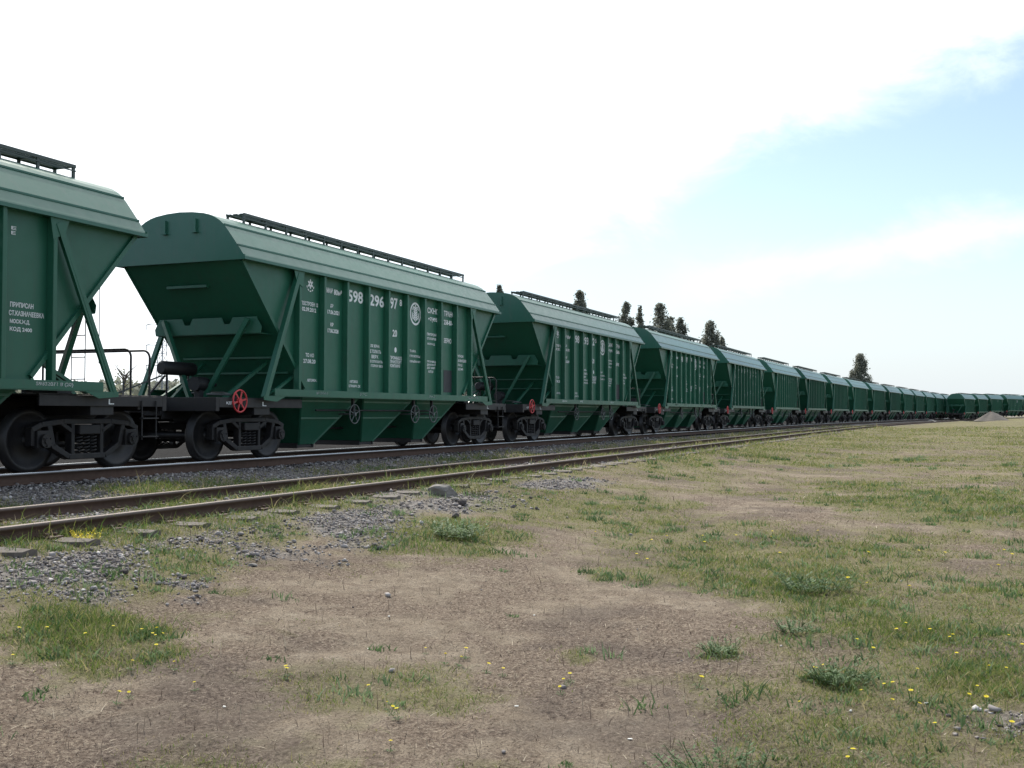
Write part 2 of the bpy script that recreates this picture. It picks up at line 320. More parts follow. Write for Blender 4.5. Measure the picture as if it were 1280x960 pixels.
# ------------------------------------------------------------------ ground sheet
def make_ground():
    A = np.concatenate([np.linspace(-.16, .95, 380), np.linspace(.95, 2*PI-.16, 70)[1:-1]])
    R = np.concatenate([[0.0], np.concatenate([np.geomspace(.8, 3, 20)[:-1], np.geomspace(3, 25, 330)[:-1], np.geomspace(25, 200, 190)]), np.geomspace(200, 6000, 45)[1:]])
    na, nr = len(A), len(R)
    X = R[:, None]*np.cos(A)[None]; Y = R[:, None]*np.sin(A)[None]
    Z = H(X, Y)
    far = sm(300, 900, np.hypot(X, Y)); Z = Z*(1-far)+(-.25)*far
    g, v, bed = fields(X, Y)
    verts = np.stack([X, Y, Z], -1).reshape(-1, 3)
    i, j = np.meshgrid(np.arange(nr-1), np.arange(na), indexing='ij'); j2 = (j+1) % na
    q = np.stack([i*na+j, (i+1)*na+j, (i+1)*na+j2, i*na+j2], -1).reshape(-1, 4)
    m, nt, b = newmat('ground_soil')
    def att(nm):
        a = nt.nodes.new('ShaderNodeAttribute'); a.attribute_name = nm; return a.outputs['Fac']
    n1 = noise(nt, .5, 8, .6); n2 = noise(nt, 5, 8, .7); n3 = noise(nt, 34, 6, .75); n4 = noise(nt, .12, 6, .6)
    dirt = ramp(nt, n2, [(.3, (.20, .16, .122)), (.5, (.29, .24, .18)), (.7, (.42, .36, .28))])
    lit = ramp(nt, n3, [(.36, (.095, .070, .055)), (.5, (.215, .168, .130)), (.66, (.38, .32, .245))])
    c = mixc(nt, ramp(nt, att('litter'), [(.1, (.25, .25, .25)), (.7, (.95, .95, .95))]), dirt, lit)
    fl = noise(nt, 75, 5, .8)
    c = mixc(nt, 1.0, c, ramp(nt, fl, [(.36, (.36, .33, .31)), (.48, (.95, .94, .93)), (.60, (1.15, 1.13, 1.1)), (.70, (1.6, 1.55, 1.48))]), 'MULTIPLY')
    gcol = ramp(nt, n3, [(.3, (.075, .075, .035)), (.5, (.16, .155, .072)), (.7, (.29, .265, .14))])
    gcol = mixc(nt, ramp(nt, n4, [(.4, (0, 0, 0)), (.6, (1, 1, 1))]), gcol, ramp(nt, n2, [(.3, (.125, .115, .060)), (.7, (.25, .225, .12))]))
    gm = nt.nodes.new('ShaderNodeMath'); gm.operation = 'ADD'; nt.links.new(att('green'), gm.inputs[0])
    nm_ = nt.nodes.new('ShaderNodeMath'); nm_.operation = 'MULTIPLY_ADD'; nt.links.new(n2, nm_.inputs[0]); nm_.inputs[1].default_value = .9; nm_.inputs[2].default_value = -.45
    nt.links.new(nm_.outputs[0], gm.inputs[1])
    c = mixc(nt, ramp(nt, gm.outputs[0], [(.15, (0, 0, 0)), (.65, (.9, .9, .9))]), c, gcol)
    um = nt.nodes.new('ShaderNodeMath'); um.operation = 'MULTIPLY'; um.inputs[1].default_value = .62; nt.links.new(att('umber'), um.inputs[0])
    c = mixc(nt, um.outputs[0], c, ramp(nt, n3, [(.34, (.055, .042, .037)), (.5, (.125, .098, .082)), (.68, (.25, .205, .165))]))
    vo = nt.nodes.new('ShaderNodeTexVoronoi'); vo.inputs['Scale'].default_value = 28; t = nt.nodes.new('ShaderNodeTexCoord'); nt.links.new(t.outputs['Object'], vo.inputs['Vector'])
    sepc = nt.nodes.new('ShaderNodeSeparateColor'); nt.links.new(vo.outputs['Color'], sepc.inputs[0])
    gv = ramp(nt, sepc.outputs[0], [(0, (.12, .11, .102)), (.5, (.21, .19, .172)), (1, (.36, .33, .30))])
    c = mixc(nt, ramp(nt, att('gravel'), [(.2, (0, 0, 0)), (.7, (1, 1, 1))]), c, gv)
    c = mixc(nt, ramp(nt, att('painted_shade'), [(.1, (0, 0, 0)), (.9, (.98, .98, .98))]), c, ramp(nt, n2, [(.3, (.005, .0045, .0045)), (.7, (.012, .0105, .010))]))  # soil under and behind the train coloured near-black to stand for shade
    nt.links.new(c, b.inputs['Base Color']); b.inputs['Roughness'].default_value = .95; b.inputs['Specular IOR Level'].default_value = .08
    mxh = nt.nodes.new('ShaderNodeMath'); mxh.operation = 'ADD'; nt.links.new(n3, mxh.inputs[0]); nt.links.new(n2, mxh.inputs[1])
    bump(nt, b, mxh.outputs[0], .9, .035)
    me = raw_mesh('ground', verts, q, m, {'green': g.ravel(), 'gravel': v.ravel(), 'litter': np.clip((fbm(X, Y, 1.3, 4, 91)-.40)*4.2+(fbm(X, Y, 4.5, 3, 97)-.5)*2.2, 0, 1).ravel(), 'umber': np.clip((fbm(X, Y, 1.1, 4, 151)-.52)*6, 0, 1).ravel(), 'painted_shade': (sm(2.0, 1.1, trackY(X)-Y)*sm(-260, -160, trackY(X)-Y)).ravel()}, smooth=True)
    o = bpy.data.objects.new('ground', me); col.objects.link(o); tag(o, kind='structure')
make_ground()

# ------------------------------------------------------------------ railway tracks
def rail_curve(fn, off, x0, x1, step):
    xs = np.arange(x0, x1+.1, step); ys = fn(xs); dy = np.gradient(ys, xs)
    n = np.stack([-dy, np.ones_like(dy)], 1)/np.hypot(dy, 1)[:, None]
    return np.stack([xs, ys], 1)+n*off
PROF = [(-.075, -.18), (.075, -.18), (.075, -.168), (.012, -.15), (.01, -.045), (.037, -.035), (.037, -.004), (.033, 0), (-.033, 0), (-.037, -.004), (-.037, -.035), (-.01, -.045), (-.012, -.15), (-.075, -.168)]
def railmat(name, top, metal, rough):
    m, nt, b = newmat(name)
    a = nt.nodes.new('ShaderNodeAttribute'); a.attribute_name = 'worn'
    rust = mixc(nt, noise(nt, 9, 6), (.070, .042, .032), (.12, .078, .058))
    nt.links.new(mixc(nt, a.outputs['Fac'], rust, mixc(nt, noise(nt, 1.3, 5), top, tuple(c*.8 for c in top))), b.inputs['Base Color'])
    mm = nt.nodes.new('ShaderNodeMath'); mm.operation = 'MULTIPLY'; mm.inputs[1].default_value = metal; nt.links.new(a.outputs['Fac'], mm.inputs[0]); nt.links.new(mm.outputs[0], b.inputs['Metallic'])
    r = nt.nodes.new('ShaderNodeMapRange'); nt.links.new(a.outputs['Fac'], r.inputs[0]); r.inputs[3].default_value = .85; r.inputs[4].default_value = rough; nt.links.new(r.outputs[0], b.inputs['Roughness'])
    b.inputs['Specular IOR Level'].default_value = .2
    return m
RAILM = railmat('used_rail_steel', (.80, .79, .78), 1.0, .2)
RAILR = railmat('rusty_siding_rail_steel', (.24, .20, .175), .25, .6)
def make_rail(fn, off, ztop, label, x0=-40, x1=255):
    P_ = rail_curve(fn, off, x0, x1, 1.5)
    d = np.gradient(P_, axis=0); d /= np.linalg.norm(d, axis=1)[:, None]; n = np.stack([-d[:, 1], d[:, 0]], 1)
    k = len(PROF); z = np.full(len(P_), ztop)+.5*sm(211, 262, P_[:, 0])*(ztop < -.05)
    vs = []; worn = []
    for j, (a, b) in enumerate(PROF):
        vs.append(np.stack([P_[:, 0]+n[:, 0]*a, P_[:, 1]+n[:, 1]*a, z+b], 1)); worn.append(np.full(len(P_), 1. if b > -.005 else 0.))
    V = np.stack(vs, 1).reshape(-1, 3); W_ = np.stack(worn, 1).ravel()
    i, j = np.meshgrid(np.arange(len(P_)-1), np.arange(k), indexing='ij'); j2 = (j+1) % k
    q = np.stack([i*k+j, i*k+j2, (i+1)*k+j2, (i+1)*k+j], -1).reshape(-1, 4)
    o = bpy.data.objects.new('rail', raw_mesh('rail', V, q, RAILM if ztop > -.05 else RAILR, {'worn': W_})); col.objects.link(o)
    tag(o, label, 'rail', 'rails of the two tracks')
make_rail(trackY, -.79, 0, 'shiny topped rail directly under the near side wheels of the hopper train')
make_rail(trackY, .79, 0, 'rail under the far side wheels of the hopper train, half hidden in shade')
make_rail(track2Y, .79, -.15, 'rusty rail of the empty track, the one nearer the standing train')
make_rail(track2Y, -.79, -.15, 'rusty rail of the empty track, the one nearer the dry field')

def make_sleeper():
    b = MB(); b.box(-.12, .12, -1.38, 1.38, -.17, 0)
    # weathered wood: nudge verts, checks along the length
    nseg = 14; b = MB()
    r_ = random.Random(3)
    ring = []
    for i in range(nseg+1):
        y = -1.38+2.76*i/nseg
        j = lambda: r_.uniform(-.008, .008)
        ring.append([(-.12+j(), y, -.17), (.12+j(), y, -.17), (.12+j(), y, -.012+j()), (.05, y, j()*.7), (-.04, y, -.01+j()*.7), (-.12+j(), y, -.012+j())])
    vs = [p_ for q_ in ring for p_ in q_]; k = 6
    b.add(vs, [(i*k+j, i*k+(j+1) % k, (i+1)*k+(j+1) % k, (i+1)*k+j) for i in range(nseg) for j in range(k)]+[tuple(range(k)), tuple(nseg*k+j for j in range(k))])
    return b
sl_o = make_sleeper().build('sleeper', WOOD)
tpm = MB()
tpm.box(-.08, .08, -.18, .18, 0, .014)
for sx in (-1, 1):
    for sy in (-1, 1): tpm.box(sx*.05-.012, sx*.05+.012, sy*.10-.02, sy*.10+.02, .014, .04)
for sy in (-1, 1):
    t_ = bpy.data.objects.new('tie_plate', sl_o.data) if False else None
tp1 = tpm.build('tie_plate', RUST, sl_o); tp1.location = (0, .79, 0)
tp2 = tp1.copy(); col.objects.link(tp2); tp2.parent = sl_o; tp2.location = (0, -.79, 0)
tag(sl_o, 'weathered grey timber sleeper crossing under the two rails of the empty track', 'sleeper', 'timber sleepers of the empty track')
xs = [8.7-.845*6+.845*i for i in range(75)]
x = 3.4; first = True; k = 0
for i in range(84):
    x = 3.63+.845*i+random.uniform(-.05, .05)
    o = sl_o if i == 0 else copy_tree(sl_o, skip=() if i < 26 else ('tie_plate',))
    sl = float(track2Y(x+.5)-track2Y(x-.5))
    o.location = (x, float(track2Y(x))+random.uniform(-.07, .05), -.298+random.uniform(-.006, .006)); o.rotation_euler = (random.uniform(-.008, .008), 0, math.atan(sl)+random.uniform(-.03, .03))
ms = copy_tree(sl_o, skip=('tie_plate',)); ms['label'] = 'timber sleeper sunk in shaded ballast beneath the standing hopper train'; ms['group'] = 'timber sleepers under the train'
for i in range(60):
    x = 2.0+.62*i
    o = ms if i == 0 else ms.copy()
    if i: col.objects.link(o)
    o.location = (x, float(trackY(x)), -.186); o.rotation_euler = (0, 0, random.uniform(-.02, .02))

# ------------------------------------------------------------------ the hopper wagon
YP = 1.36          # side plate
def font_mesh(s, w_, h_):
    cu = bpy.data.curves.new('t', 'FONT'); cu.body = s; cu.size = 1.0; cu.resolution_u = 3; cu.offset = .028
    o = bpy.data.objects.new('t', cu); col.objects.link(o)
    dg = bpy.context.evaluated_depsgraph_get(); me = bpy.data.meshes.new_from_object(o.evaluated_get(dg))
    vs = [tuple(v.co) for v in me.vertices]; fs = [tuple(p_.vertices) for p_ in me.polygons]
    bpy.data.objects.remove(o); bpy.data.curves.remove(cu); bpy.data.meshes.remove(me)
    if not vs: return [], []
    x0 = min(v[0] for v in vs); x1 = max(v[0] for v in vs); y0 = min(v[1] for v in vs); y1 = max(v[1] for v in vs)
    return [((v[0]-x0)/(x1-x0)*w_, (v[1]-y0)/(y1-y0)*h_) for v in vs], fs
_fc = {}
def text_on(b, s, x, z, w_, h_, y):
    key = (s, round(w_, 3), round(h_, 3))
    if key not in _fc: _fc[key] = font_mesh(s, w_, h_)
    vs, fs = _fc[key]; b.add([(x+a, y, z+c) for a, c in vs], fs)
def disc2(b, pts, y): b.add([(p_[0], y, p_[1]) for p_ in pts], [tuple(range(len(pts)))])
def circ(cx, cz, rx_, rz_, n=20, rot=0, a0=0):
    o_ = []
    for i in range(n):
        a = 2*PI*i/n; u = rx_*math.cos(a); v = rz_*math.sin(a); o_.append((cx+u*math.cos(rot)-v*math.sin(rot), cz+u*math.sin(rot)+v*math.cos(rot)))
    return o_
def ring2(b, cx, cz, r0, r1, y, n=36):
    vs = [(cx+r*math.cos(2*PI*i/n), y, cz+r*math.sin(2*PI*i/n)) for i in range(n) for r in (r0, r1)]
    b.add(vs, [(2*i, 2*i+1, (2*i+3) % (2*n), (2*i+2) % (2*n)) for i in range(n)])
SMALL = [('ПОСТРОЕН 12', -3.93, 3.12, .62, .085), ('02.09.2012', -3.90, 3.0, .52, .085), ('ТО АО', -3.76, 2.06, .31, .08), ('27.08.20', -3.84, 1.93, .45, .085), ('АВТОРЕЖ.', -3.70, 1.55, .36, .06),
 ('МАИ', -2.98, 3.47, .24, .11), ('80м³', -2.69, 3.45, .32, .12), ('ДР', -2.83, 3.16, .12, .08), ('17.06.2021', -2.94, 3.02, .47, .09), ('КР', -2.82, 2.76, .12, .08), ('17.06.2028', -2.93, 2.62, .43, .09), ('АВТОВОЗ', -2.02, 1.57, .34, .06), ('ОГРАНИЧ. СК', -2.06, 1.47, .5, .06),
 ('20', -.09, 2.72, .22, .17), ('ДЛЯ ЗЕРНА', -1.19, 2.40, .48, .08), ('НЕ ТОЛКАТЬ', -1.19, 2.28, .55, .08), ('ВЕРХ', -1.07, 2.16, .31, .08), ('НЕ СПУСКАТЬ', -1.18, 2.06, .62, .06), ('С ГОРКИ БЕЗ', -1.18, 1.96, .62, .06),
 ('ПРОМЫШЛ.', -.21, 2.18, .6, .08), ('ТРАНСПОРТ', -.21, 2.085, .57, .08), ('КОМПАНИЯ', -.20, 1.99, .49, .08), ('ТАРА', .78, 2.40, .32, .06), ('ГРУЗОПОД.', .78, 2.27, .62, .065), ('ОБЪЁМ КУЗ.', .78, 2.15, .62, .065),
 ('СКНО', 1.72, 3.44, .63, .15), ('+7(495)', 1.76, 3.22, .57, .13), ('ПРИПИСАН', 1.70, 2.87, .51, .07), ('СТ.КОЗЛОВ', 1.70, 2.77, .51, .06), ('МОСК.Ж.Д.', 1.73, 2.63, .42, .06), ('ПРОИЗВЕД.', 1.71, 2.18, .5, .06), ('ДИАГНОСТ.', 1.71, 2.10, .5, .06), ('ДО 2027', 1.71, 2.02, .46, .06), ('КЛ.3', 1.79, 1.93, .26, .06),
 ('ТРАНС', 2.66, 3.44, .62, .15), ('258-80-1', 2.66, 3.22, .57, .13), ('ЗЕРНО', 2.66, 2.74, .44, .13),
 ('ПРИПИСАН', 3.44, 2.40, .42, .075), ('СТ.КАЗНАЧЕЕВКА', 3.42, 2.28, .64, .075), ('МОСК.Ж.Д.', 3.44, 2.16, .36, .07), ('КОД 2400', 3.44, 2.05, .40, .07), ('Е', 3.44, 3.50, .09, .05), ('Е', 3.44, 3.43, .08, .05)]
_lm = {}
def lettering(nums, serial, root):
    """stencilled paint of one side: one part per block of lines"""
    y = -YP-.012
    rows = [(t_, x, z, w_, h_, y) for t_, x, z, w_, h_ in SMALL]
    rows += [(nums[0], -2.11, 3.36, .64, .27, y), (nums[1], -1.17, 3.36, .66, .27, y), (nums[2], -.21, 3.38, .36, .27, y), (nums[3], .25, 3.48, .12, .16, y)]
    rows += [(t_, x, z, w_, h_, -1.556) for t_, x, z, w_, h_ in [('№2534-1', -3.62, 1.285, .43, .06), ('РЭС', -1.88, 1.285, .3, .06), ('ТУ-3', 1.47, 1.285, .33, .06), (serial, 3.75, 1.275, .71, .07)]]
    blocks = []
    for r_ in rows:
        for bl in blocks:
            q = bl[-1]
            if q[5] == r_[5] and abs(q[1]-r_[1]) < .2 and 0 <= q[2]-r_[2] < .19: bl.append(r_); break
        else: blocks.append([r_])
    for bl in blocks:
        key = tuple(bl)
        if key not in _lm:
            b = MB()
            for r_ in bl: text_on(b, *r_)
            _lm[key] = b.mesh('stencil_lettering', WHITE)
        o = bpy.data.objects.new('stencil_lettering', _lm[key]); col.objects.link(o); o.parent = root
def emblem_small():
    b = MB(); y = -YP-.012; cx, cz = -3.6, 3.56
    for k in range(6):
        a = PI/2+k*PI/3; disc2(b, circ(cx+.06*math.cos(a), cz+.06*math.sin(a)+.02, .045, .026, 10, a), y)
    for k in range(5): a = PI+.35+k*(PI-.7)/4; disc2(b, circ(cx+.13*math.cos(a), cz+.13*math.sin(a), .03, .016, 8, a+PI/2), y)
    return b
def emblem_big():
    b = MB(); y = -YP-.012; cx, cz = 1.07, 3.36
    ring2(b, cx, cz, .235, .285, y, 40)
    rr_ = random.Random(5)
    b.add([(cx+u, y, cz+v) for u, v in [(-.012, -.2), (.012, -.2), (.02, .19), (-.02, .19)]], [(0, 1, 2, 3)])
    for k in range(6):
        zz = -.13+k*.055
        for s_ in (-1, 1): disc2(b, circ(cx+s_*(.072-.006*k), cz+zz, .062, .021, 10, s_*.6), y-.001*(k % 2))
    disc2(b, circ(cx, cz+.2, .03, .03, 10), y-.002)
    for s_ in (-1, 1): disc2(b, circ(cx+s_*.16, cz-.05, .022, .1, 10, -s_*.25), y-.002); disc2(b, circ(cx+s_*.13, cz+.13, .02, .06, 10, s_*.5), y-.002)
    disc2(b, circ(.06, 2.41, .055, .065, 16), y); 
    return b
def gear_profile():
    return [(.0, -.067), (.10, -.067), (.105, -.05), (.12, -.03), (.36, -.012), (.40, -.05), (.475, -.062), (.478, .04), (.505, .055), (.505, .072), (.40, .072), (.36, .02), (.12, .03), (.10, .07), (0, .07)]
def make_wagon():
    root = empty('hopper_wagon')
    for sy in (-1, 1):
        Y = sy*YP
        b = MB(); b.prism([(-3.78, Y, 1.36), (3.78, Y, 1.36), (6.0, Y, 3.83), (-6.0, Y, 3.83)], (0, -.006, 0), (0, .006, 0))
        for sx in (-1, 1): b.bar((sx*5.93, Y+sy*.03, 3.78), (sx*3.80, Y+sy*.03, 1.42), .05, .07)
        sw = b.build('side_wall', GREEN, root)
        rib_me = None
        for i in range(10):
            x = -4.14+.92*i; zb = 1.36 if abs(x) < 3.7 else 1.37
            if rib_me is None:
                r_ = MB(); r_.box(-.038, .038, min(0, sy*.135), max(0, sy*.135), zb, 3.80); rib_me = r_.build('rib', GREEN, sw, bevel=.008); rib_me.location = (x, Y+sy*.006, 0)
            else:
                c = rib_me.copy(); col.objects.link(c); c.parent = sw; c.location = (x, Y+sy*.006, 0)
        g = MB()
        for sx in (-1, 1):
            g = MB(); g.prism([(sx*4.02, sy*1.50, 3.80), (sx*4.40, sy*1.50, 3.80), (sx*4.30, sy*1.50, 3.55), (sx*4.08, sy*1.50, 3.45)], (0, 0, 0), (0, sy*.012, 0))
            g.build('gusset_plate', GREEN, sw)
        b = MB(); b.box(-5.08, 5.08, min(sy*1.40, sy*1.55), max(sy*1.40, sy*1.55), 1.355, 1.372); b.box(-5.08, 5.08, sy*1.55-.006, sy*1.55+.006, 1.24, 1.355); b.box(-5.08, 5.08, min(sy*1.40, sy*1.55), max(sy*1.40, sy*1.55), 1.225, 1.24)
        for sx in (-1, 1):
            b.prism([(sx*4.7, sy*1.535, 1.228), (sx*5.08, sy*1.535, 1.228), (sx*5.42, sy*1.535, 1.228), (sx*5.42, sy*1.535, 1.15), (sx*5.0, sy*1.535, 1.12)], (0, 0, 0), (0, sy*.012, 0))
        b.build('side_sill', GREEN, root)
        for sx in (-1, 1):
            b = MB(); b.bar((sx*4.20, sy*1.47, 3.72), (sx*5.36, sy*1.50, 1.20), .07, .10, (0, 1, 0)); b.bar((sx*4.165, sy*1.515, 3.70), (sx*5.31, sy*1.535, 1.20), .012, .07, (1, 0, 0))
            b.build('diagonal_brace', GREEN, root)
    for sx in (-1, 1):
        b = MB()
        b.prism([(sx*6.0, -YP, 3.83), (sx*6.0, YP, 3.83), (sx*3.78, YP, 1.36), (sx*3.78, -YP, 1.36)], (0, 0, 0), (-sx*.009, 0, .008))
        es = b.build('end_slope', GREEN, root)
        def slope_x(z): return 3.78+(z-1.36)*(2.22/2.47)
        b = MB()   # deep cross beam with two notches
        zt, zb = 2.78, 2.46
        prof = [(-1.18, zt), (-.62, zt), (-.55, zt-.13), (-.42, zt-.13), (-.35, zt), (.35, zt), (.42, zt-.13), (.55, zt-.13), (.62, zt), (1.18, zt), (1.3, zt-.2), (1.28, zb), (-1.28, zb), (-1.3, zt-.2)]
        b.prism([(sx*(slope_x(2.62)+.26), y, z) for y, z in prof], (0, 0, 0), (sx*.012, 0, 0))
        b.prism([(sx*(slope_x(zb)-.01), -1.28, zb), (sx*(slope_x(2.62)+.26), -1.28, zb), (sx*(slope_x(2.62)+.26), 1.28, zb), (sx*(slope_x(zb)-.01), 1.28, zb)], (0, 0, 0), (0, 0, -.012))
        b.build('end_beam', GREEN, es)
        b = MB(); b.bar((sx*(slope_x(3.36)+.04), -.35, 3.36), (sx*(slope_x(3.36)+.04), .62, 3.36), .07, .05)
        b.build('stiffener', GREEN, es)
        for z_ in (2.02, 1.72):
            b = MB(); b.bar((sx*(slope_x(z_)+.03), -1.2, z_), (sx*(slope_x(z_)+.03), 1.2, z_), .05, .04); b.build('stiffener', GREEN, es)
        for sy in (-1, 1):
            b = MB(); b.bar((sx*5.24, sy*1.02, 2.74), (sx*5.47, sy*.17, 1.18), .085, .085); b.build('end_strut', GREEN, root)
            b = MB(); b.bar((sx*4.30, sy*.78, 1.92), (sx*5.45, sy*.62, 1.18), .06, .06); b.bar((sx*4.05, sy*1.28, 1.66), (sx*5.0, sy*1.30, 1.2), .06, .05); b.build('lower_strut', GREEN, root)
    # three pyramid chutes
    for k, xc in enumerate((-2.6, 0, 2.6)):
        x0, x1 = xc-1.3, xc+1.3; yt = 1.30
        if k == 0: x0 = -3.78
        if k == 2: x1 = 3.78
        zt, zb = 1.36, .22; hb, yb = .27, .62
        vs = [(x0, -yt, zt), (x1, -yt, zt), (x1, yt, zt), (x0, yt, zt), (xc-hb, -yb, zb), (xc+hb, -yb, zb), (xc+hb, yb, zb), (xc-hb, yb, zb)]
        b = MB(); b.add(vs, [(0, 1, 5, 4), (1, 2, 6, 5), (2, 3, 7, 6), (3, 0, 4, 7)])
        for (a, c) in ((0, 4), (1, 5), (2, 6), (3, 7)): b.bar(vs[a], vs[c], .04, .04)
        for t in (.18, .5):
            q = [tuple(vs[i][j]*(1-t)+vs[i+4][j]*t for j in range(3)) for i in range(4)]
            for i in (0, 2): b.bar(q[i], q[(i+1) % 4], .05, .04)
        ch = b.build('discharge_chute', GREEN, root)
        b = MB(); b.box(xc-.28, xc+.28, -.60, .60, .15, .22); b.box(xc-.33, xc-.28, -.62, .62, .14, .25); b.box(xc+.28, xc+.33, -.62, .62, .14, .25); b.build('gate', BLACK, ch, bevel=.01)
    for x in (-1.88, .98, 1.97):
        b = MB(); c = (x, -1.42, .88); b.ring(c, (0, 1, 0), .21, .014, 28, 6)
        for a in range(5): aa = a*2*PI/5+.3; b.tube([(x+.03*math.cos(aa), -1.42, .88+.03*math.sin(aa)), (x+.205*math.cos(aa), -1.42, .88+.205*math.sin(aa))], .011, 6)
        b.tube([(x, -1.45, .88), (x, -1.38, .88)], .04, 12); b.tube([(x, -1.38, .88), (x, -.8, .88)], .018, 8)
        b.build('gate_handwheel', GREY, root)
    b = MB()
    for (x, z) in ((-1.88, .88), (.98, .88), (1.97, .88)):
        b.box(x-.03, x+.03, -1.40, -1.34, .88, 1.23)
    b.tube([(-3.1, -1.2, .96), (2.3, -1.2, .96)], .02, 8)
    b.tube([(-4.6, .3, .62), (4.6, .3, .62)], .03, 8); b.tube([(-4.6, -.3, .55), (4.6, -.3, .55)], .025, 8); b.tube([(-3.5, 1.25, .8), (3.5, 1.25, .8)], .05, 10)
    b.build('gate_linkage', BLACK, root)
    # underframe
    b = MB(); b.box(-6.72, 6.72, -.24, -.20, .78, 1.10); b.box(-6.72, 6.72, .20, .24, .78, 1.10); b.box(-6.72, 6.72, -.27, .27, 1.10, 1.12)
    for sx in (-1, 1):
        b.box(min(sx*5.0, sx*5.5), max(sx*5.0, sx*5.5), -1.38, 1.38, .86, 1.16)
    b.build('centre_sill', BLACK, root, bevel=.01)
    for sx in (-1, 1):
        def bx(a, c, y0, y1, z0, z1): b.box(min(sx*a, sx*c), max(sx*a, sx*c), y0, y1, z0, z1)
        b = MB(); bx(3.95, 6.62, -1.40, 1.40, 1.165, 1.185); bx(6.60, 6.70, -1.42, 1.42, .93, 1.185)
        for sy in (-1, 1): bx(3.95, 6.60, min(sy*1.38, sy*1.42), max(sy*1.38, sy*1.42), 1.0, 1.165)
        for x_ in (6.05,): bx(x_, x_+.06, -1.38, 1.38, .95, 1.165)
        ep = b.build('end_platform', BLACK, root, bevel=.006)
        b = MB()
        for sy in ((-1, 1) if sx > 0 else ()):
            for x_ in (6.08, 6.42): b.tube([(sx*x_, sy*1.44, 1.1), (sx*x_, sy*1.44, .46)], .014, 6)
            for z_ in (.5, .8): b.box(min(sx*6.06, sx*6.44), max(sx*6.06, sx*6.44), min(sy*1.40, sy*1.48), max(sy*1.40, sy*1.48), z_, z_+.02)
        b.v and b.build('footstep', BLACK, ep)
        b = MB(); b.box(min(sx*6.7, sx*7.12), max(sx*6.7, sx*7.12), -.08, .08, .94, 1.08)
        b.box(min(sx*6.70, sx*6.76), max(sx*6.70, sx*6.76), -.22, .22, .84, 1.2)
        b.prism([(sx*7.05, -.16, .9), (sx*7.20, -.17, .9), (sx*7.30, .0, .9), (sx*7.345, .02, .9), (sx*7.345, .1, .9), (sx*7.26, .14, .9), (sx*7.05, .17, .9)], (0, 0, 0), (0, 0, .24))
        b.build('coupler', STEEL, root, bevel=.015)
        b = MB(); b.tube([(sx*6.7, .42, .95), (sx*6.9, .42, .93), (sx*7.05, .40, .72), (sx*7.2, .34, .55), (sx*7.35, .3, .5)], .028, 8); b.build('brake_hose', BLACK, root)
    # bogies
    def bogie(sx):
        e = bpy.data.objects.new('bogie', None); col.objects.link(e); e.parent = root; e.location = (sx*5.25, 0, 0); return e
    bg_ = bogie(-1)
    ws = MB()
    for s in (-1, 1): ws.lathe((0, s*.79, .475), (0, -s, 0), gear_profile(), 40)
    ws.tube([(0, -1.12, .475), (0, 1.12, .475)], .075, 14)
    w1 = ws.build('wheelset', WHEEL, bg_); w1.location = (-.925, 0, 0)
    w2 = w1.copy(); col.objects.link(w2); w2.parent = bg_; w2.location = (.925, 0, 0)
    sf = MB()
    for s in (1,):
        Y0, Y1 = -1.10, -.96
        outl = [(-1.12, .66), (-.93, .74), (-.5, .80), (0, .81), (.5, .80), (.93, .74), (1.12, .66), (1.10, .58), (.80, .62), (.74, .38), (.66, .36), (.40, .22), (.30, .16), (-.30, .16), (-.40, .22), (-.66, .36), (-.74, .38), (-.80, .62), (-1.10, .58)]
        # outer frame as bars so the windows stay open
        top = [(-1.12, .64), (-.93, .72), (-.5, .765), (.5, .765), (.93, .72), (1.12, .64)]
        for a, c in zip(top[:-1], top[1:]): sf.bar((a[0], -1.03, a[1]), (c[0], -1.03, c[1]), .15, .085)
        bot = [(-.72, .40), (-.38, .22), (.38, .22), (.72, .40)]
        for a, c in zip(bot[:-1], bot[1:]): sf.bar((a[0], -1.03, a[1]), (c[0], -1.03, c[1]), .15, .09)
        for x_ in (-1, 1):
            sf.bar((x_*.56, -1.03, .75), (x_*.30, -1.03, .60), .14, .07); sf.box(min(x_*.27, x_*.34), max(x_*.27, x_*.34), -1.10, -.96, .22, .76)
            sf.bar((x_*.78, -1.03, .70), (x_*.70, -1.03, .38), .15, .09); sf.box(min(x_*1.06, x_*1.13), max(x_*1.06, x_*1.13), -1.10, -.96, .40, .66)
    s1 = sf.build('side_frame', STEEL, bg_, bevel=.012)
    s2 = s1.copy(); col.objects.link(s2); s2.parent = bg_; s2.rotation_euler = (0, 0, PI)
    jb = MB(); jb.box(-.13, .13, -1.14, -.95, .37, .63); jb.tube([(0, -1.14, .475), (0, -1.20, .475)], .105, 18); jb.tube([(0, -1.20, .475), (0, -1.215, .475)], .05, 10)
    for a in range(3): jb.tube([(.075*math.cos(a*2.09+.5), -1.20, .475+.075*math.sin(a*2.09+.5)), (.075*math.cos(a*2.09+.5), -1.22, .475+.075*math.sin(a*2.09+.5))], .014, 6)
    j0 = None
    for x_ in (-.925, .925):
        for rz in (0, PI):
            if j0 is None: j0 = jb.build('axle_box', STEEL, bg_, bevel=.01); j = j0
            else: j = j0.copy(); col.objects.link(j); j.parent = bg_
            j.location = (x_, 0, 0); j.rotation_euler = (0, 0, rz)
    sp = MB()
    for x_ in (-.15, .0, .15):
        pts = [(x_+.062*math.cos(t*.7), -1.04+.062*math.sin(t*.7), .27+.28*t/48) for t in range(49)]
        sp.tube(pts, .014, 6)
    k0 = sp.build('spring_nest', STEEL, bg_); k1 = k0.copy(); col.objects.link(k1); k1.parent = bg_; k1.rotation_euler = (0, 0, PI)
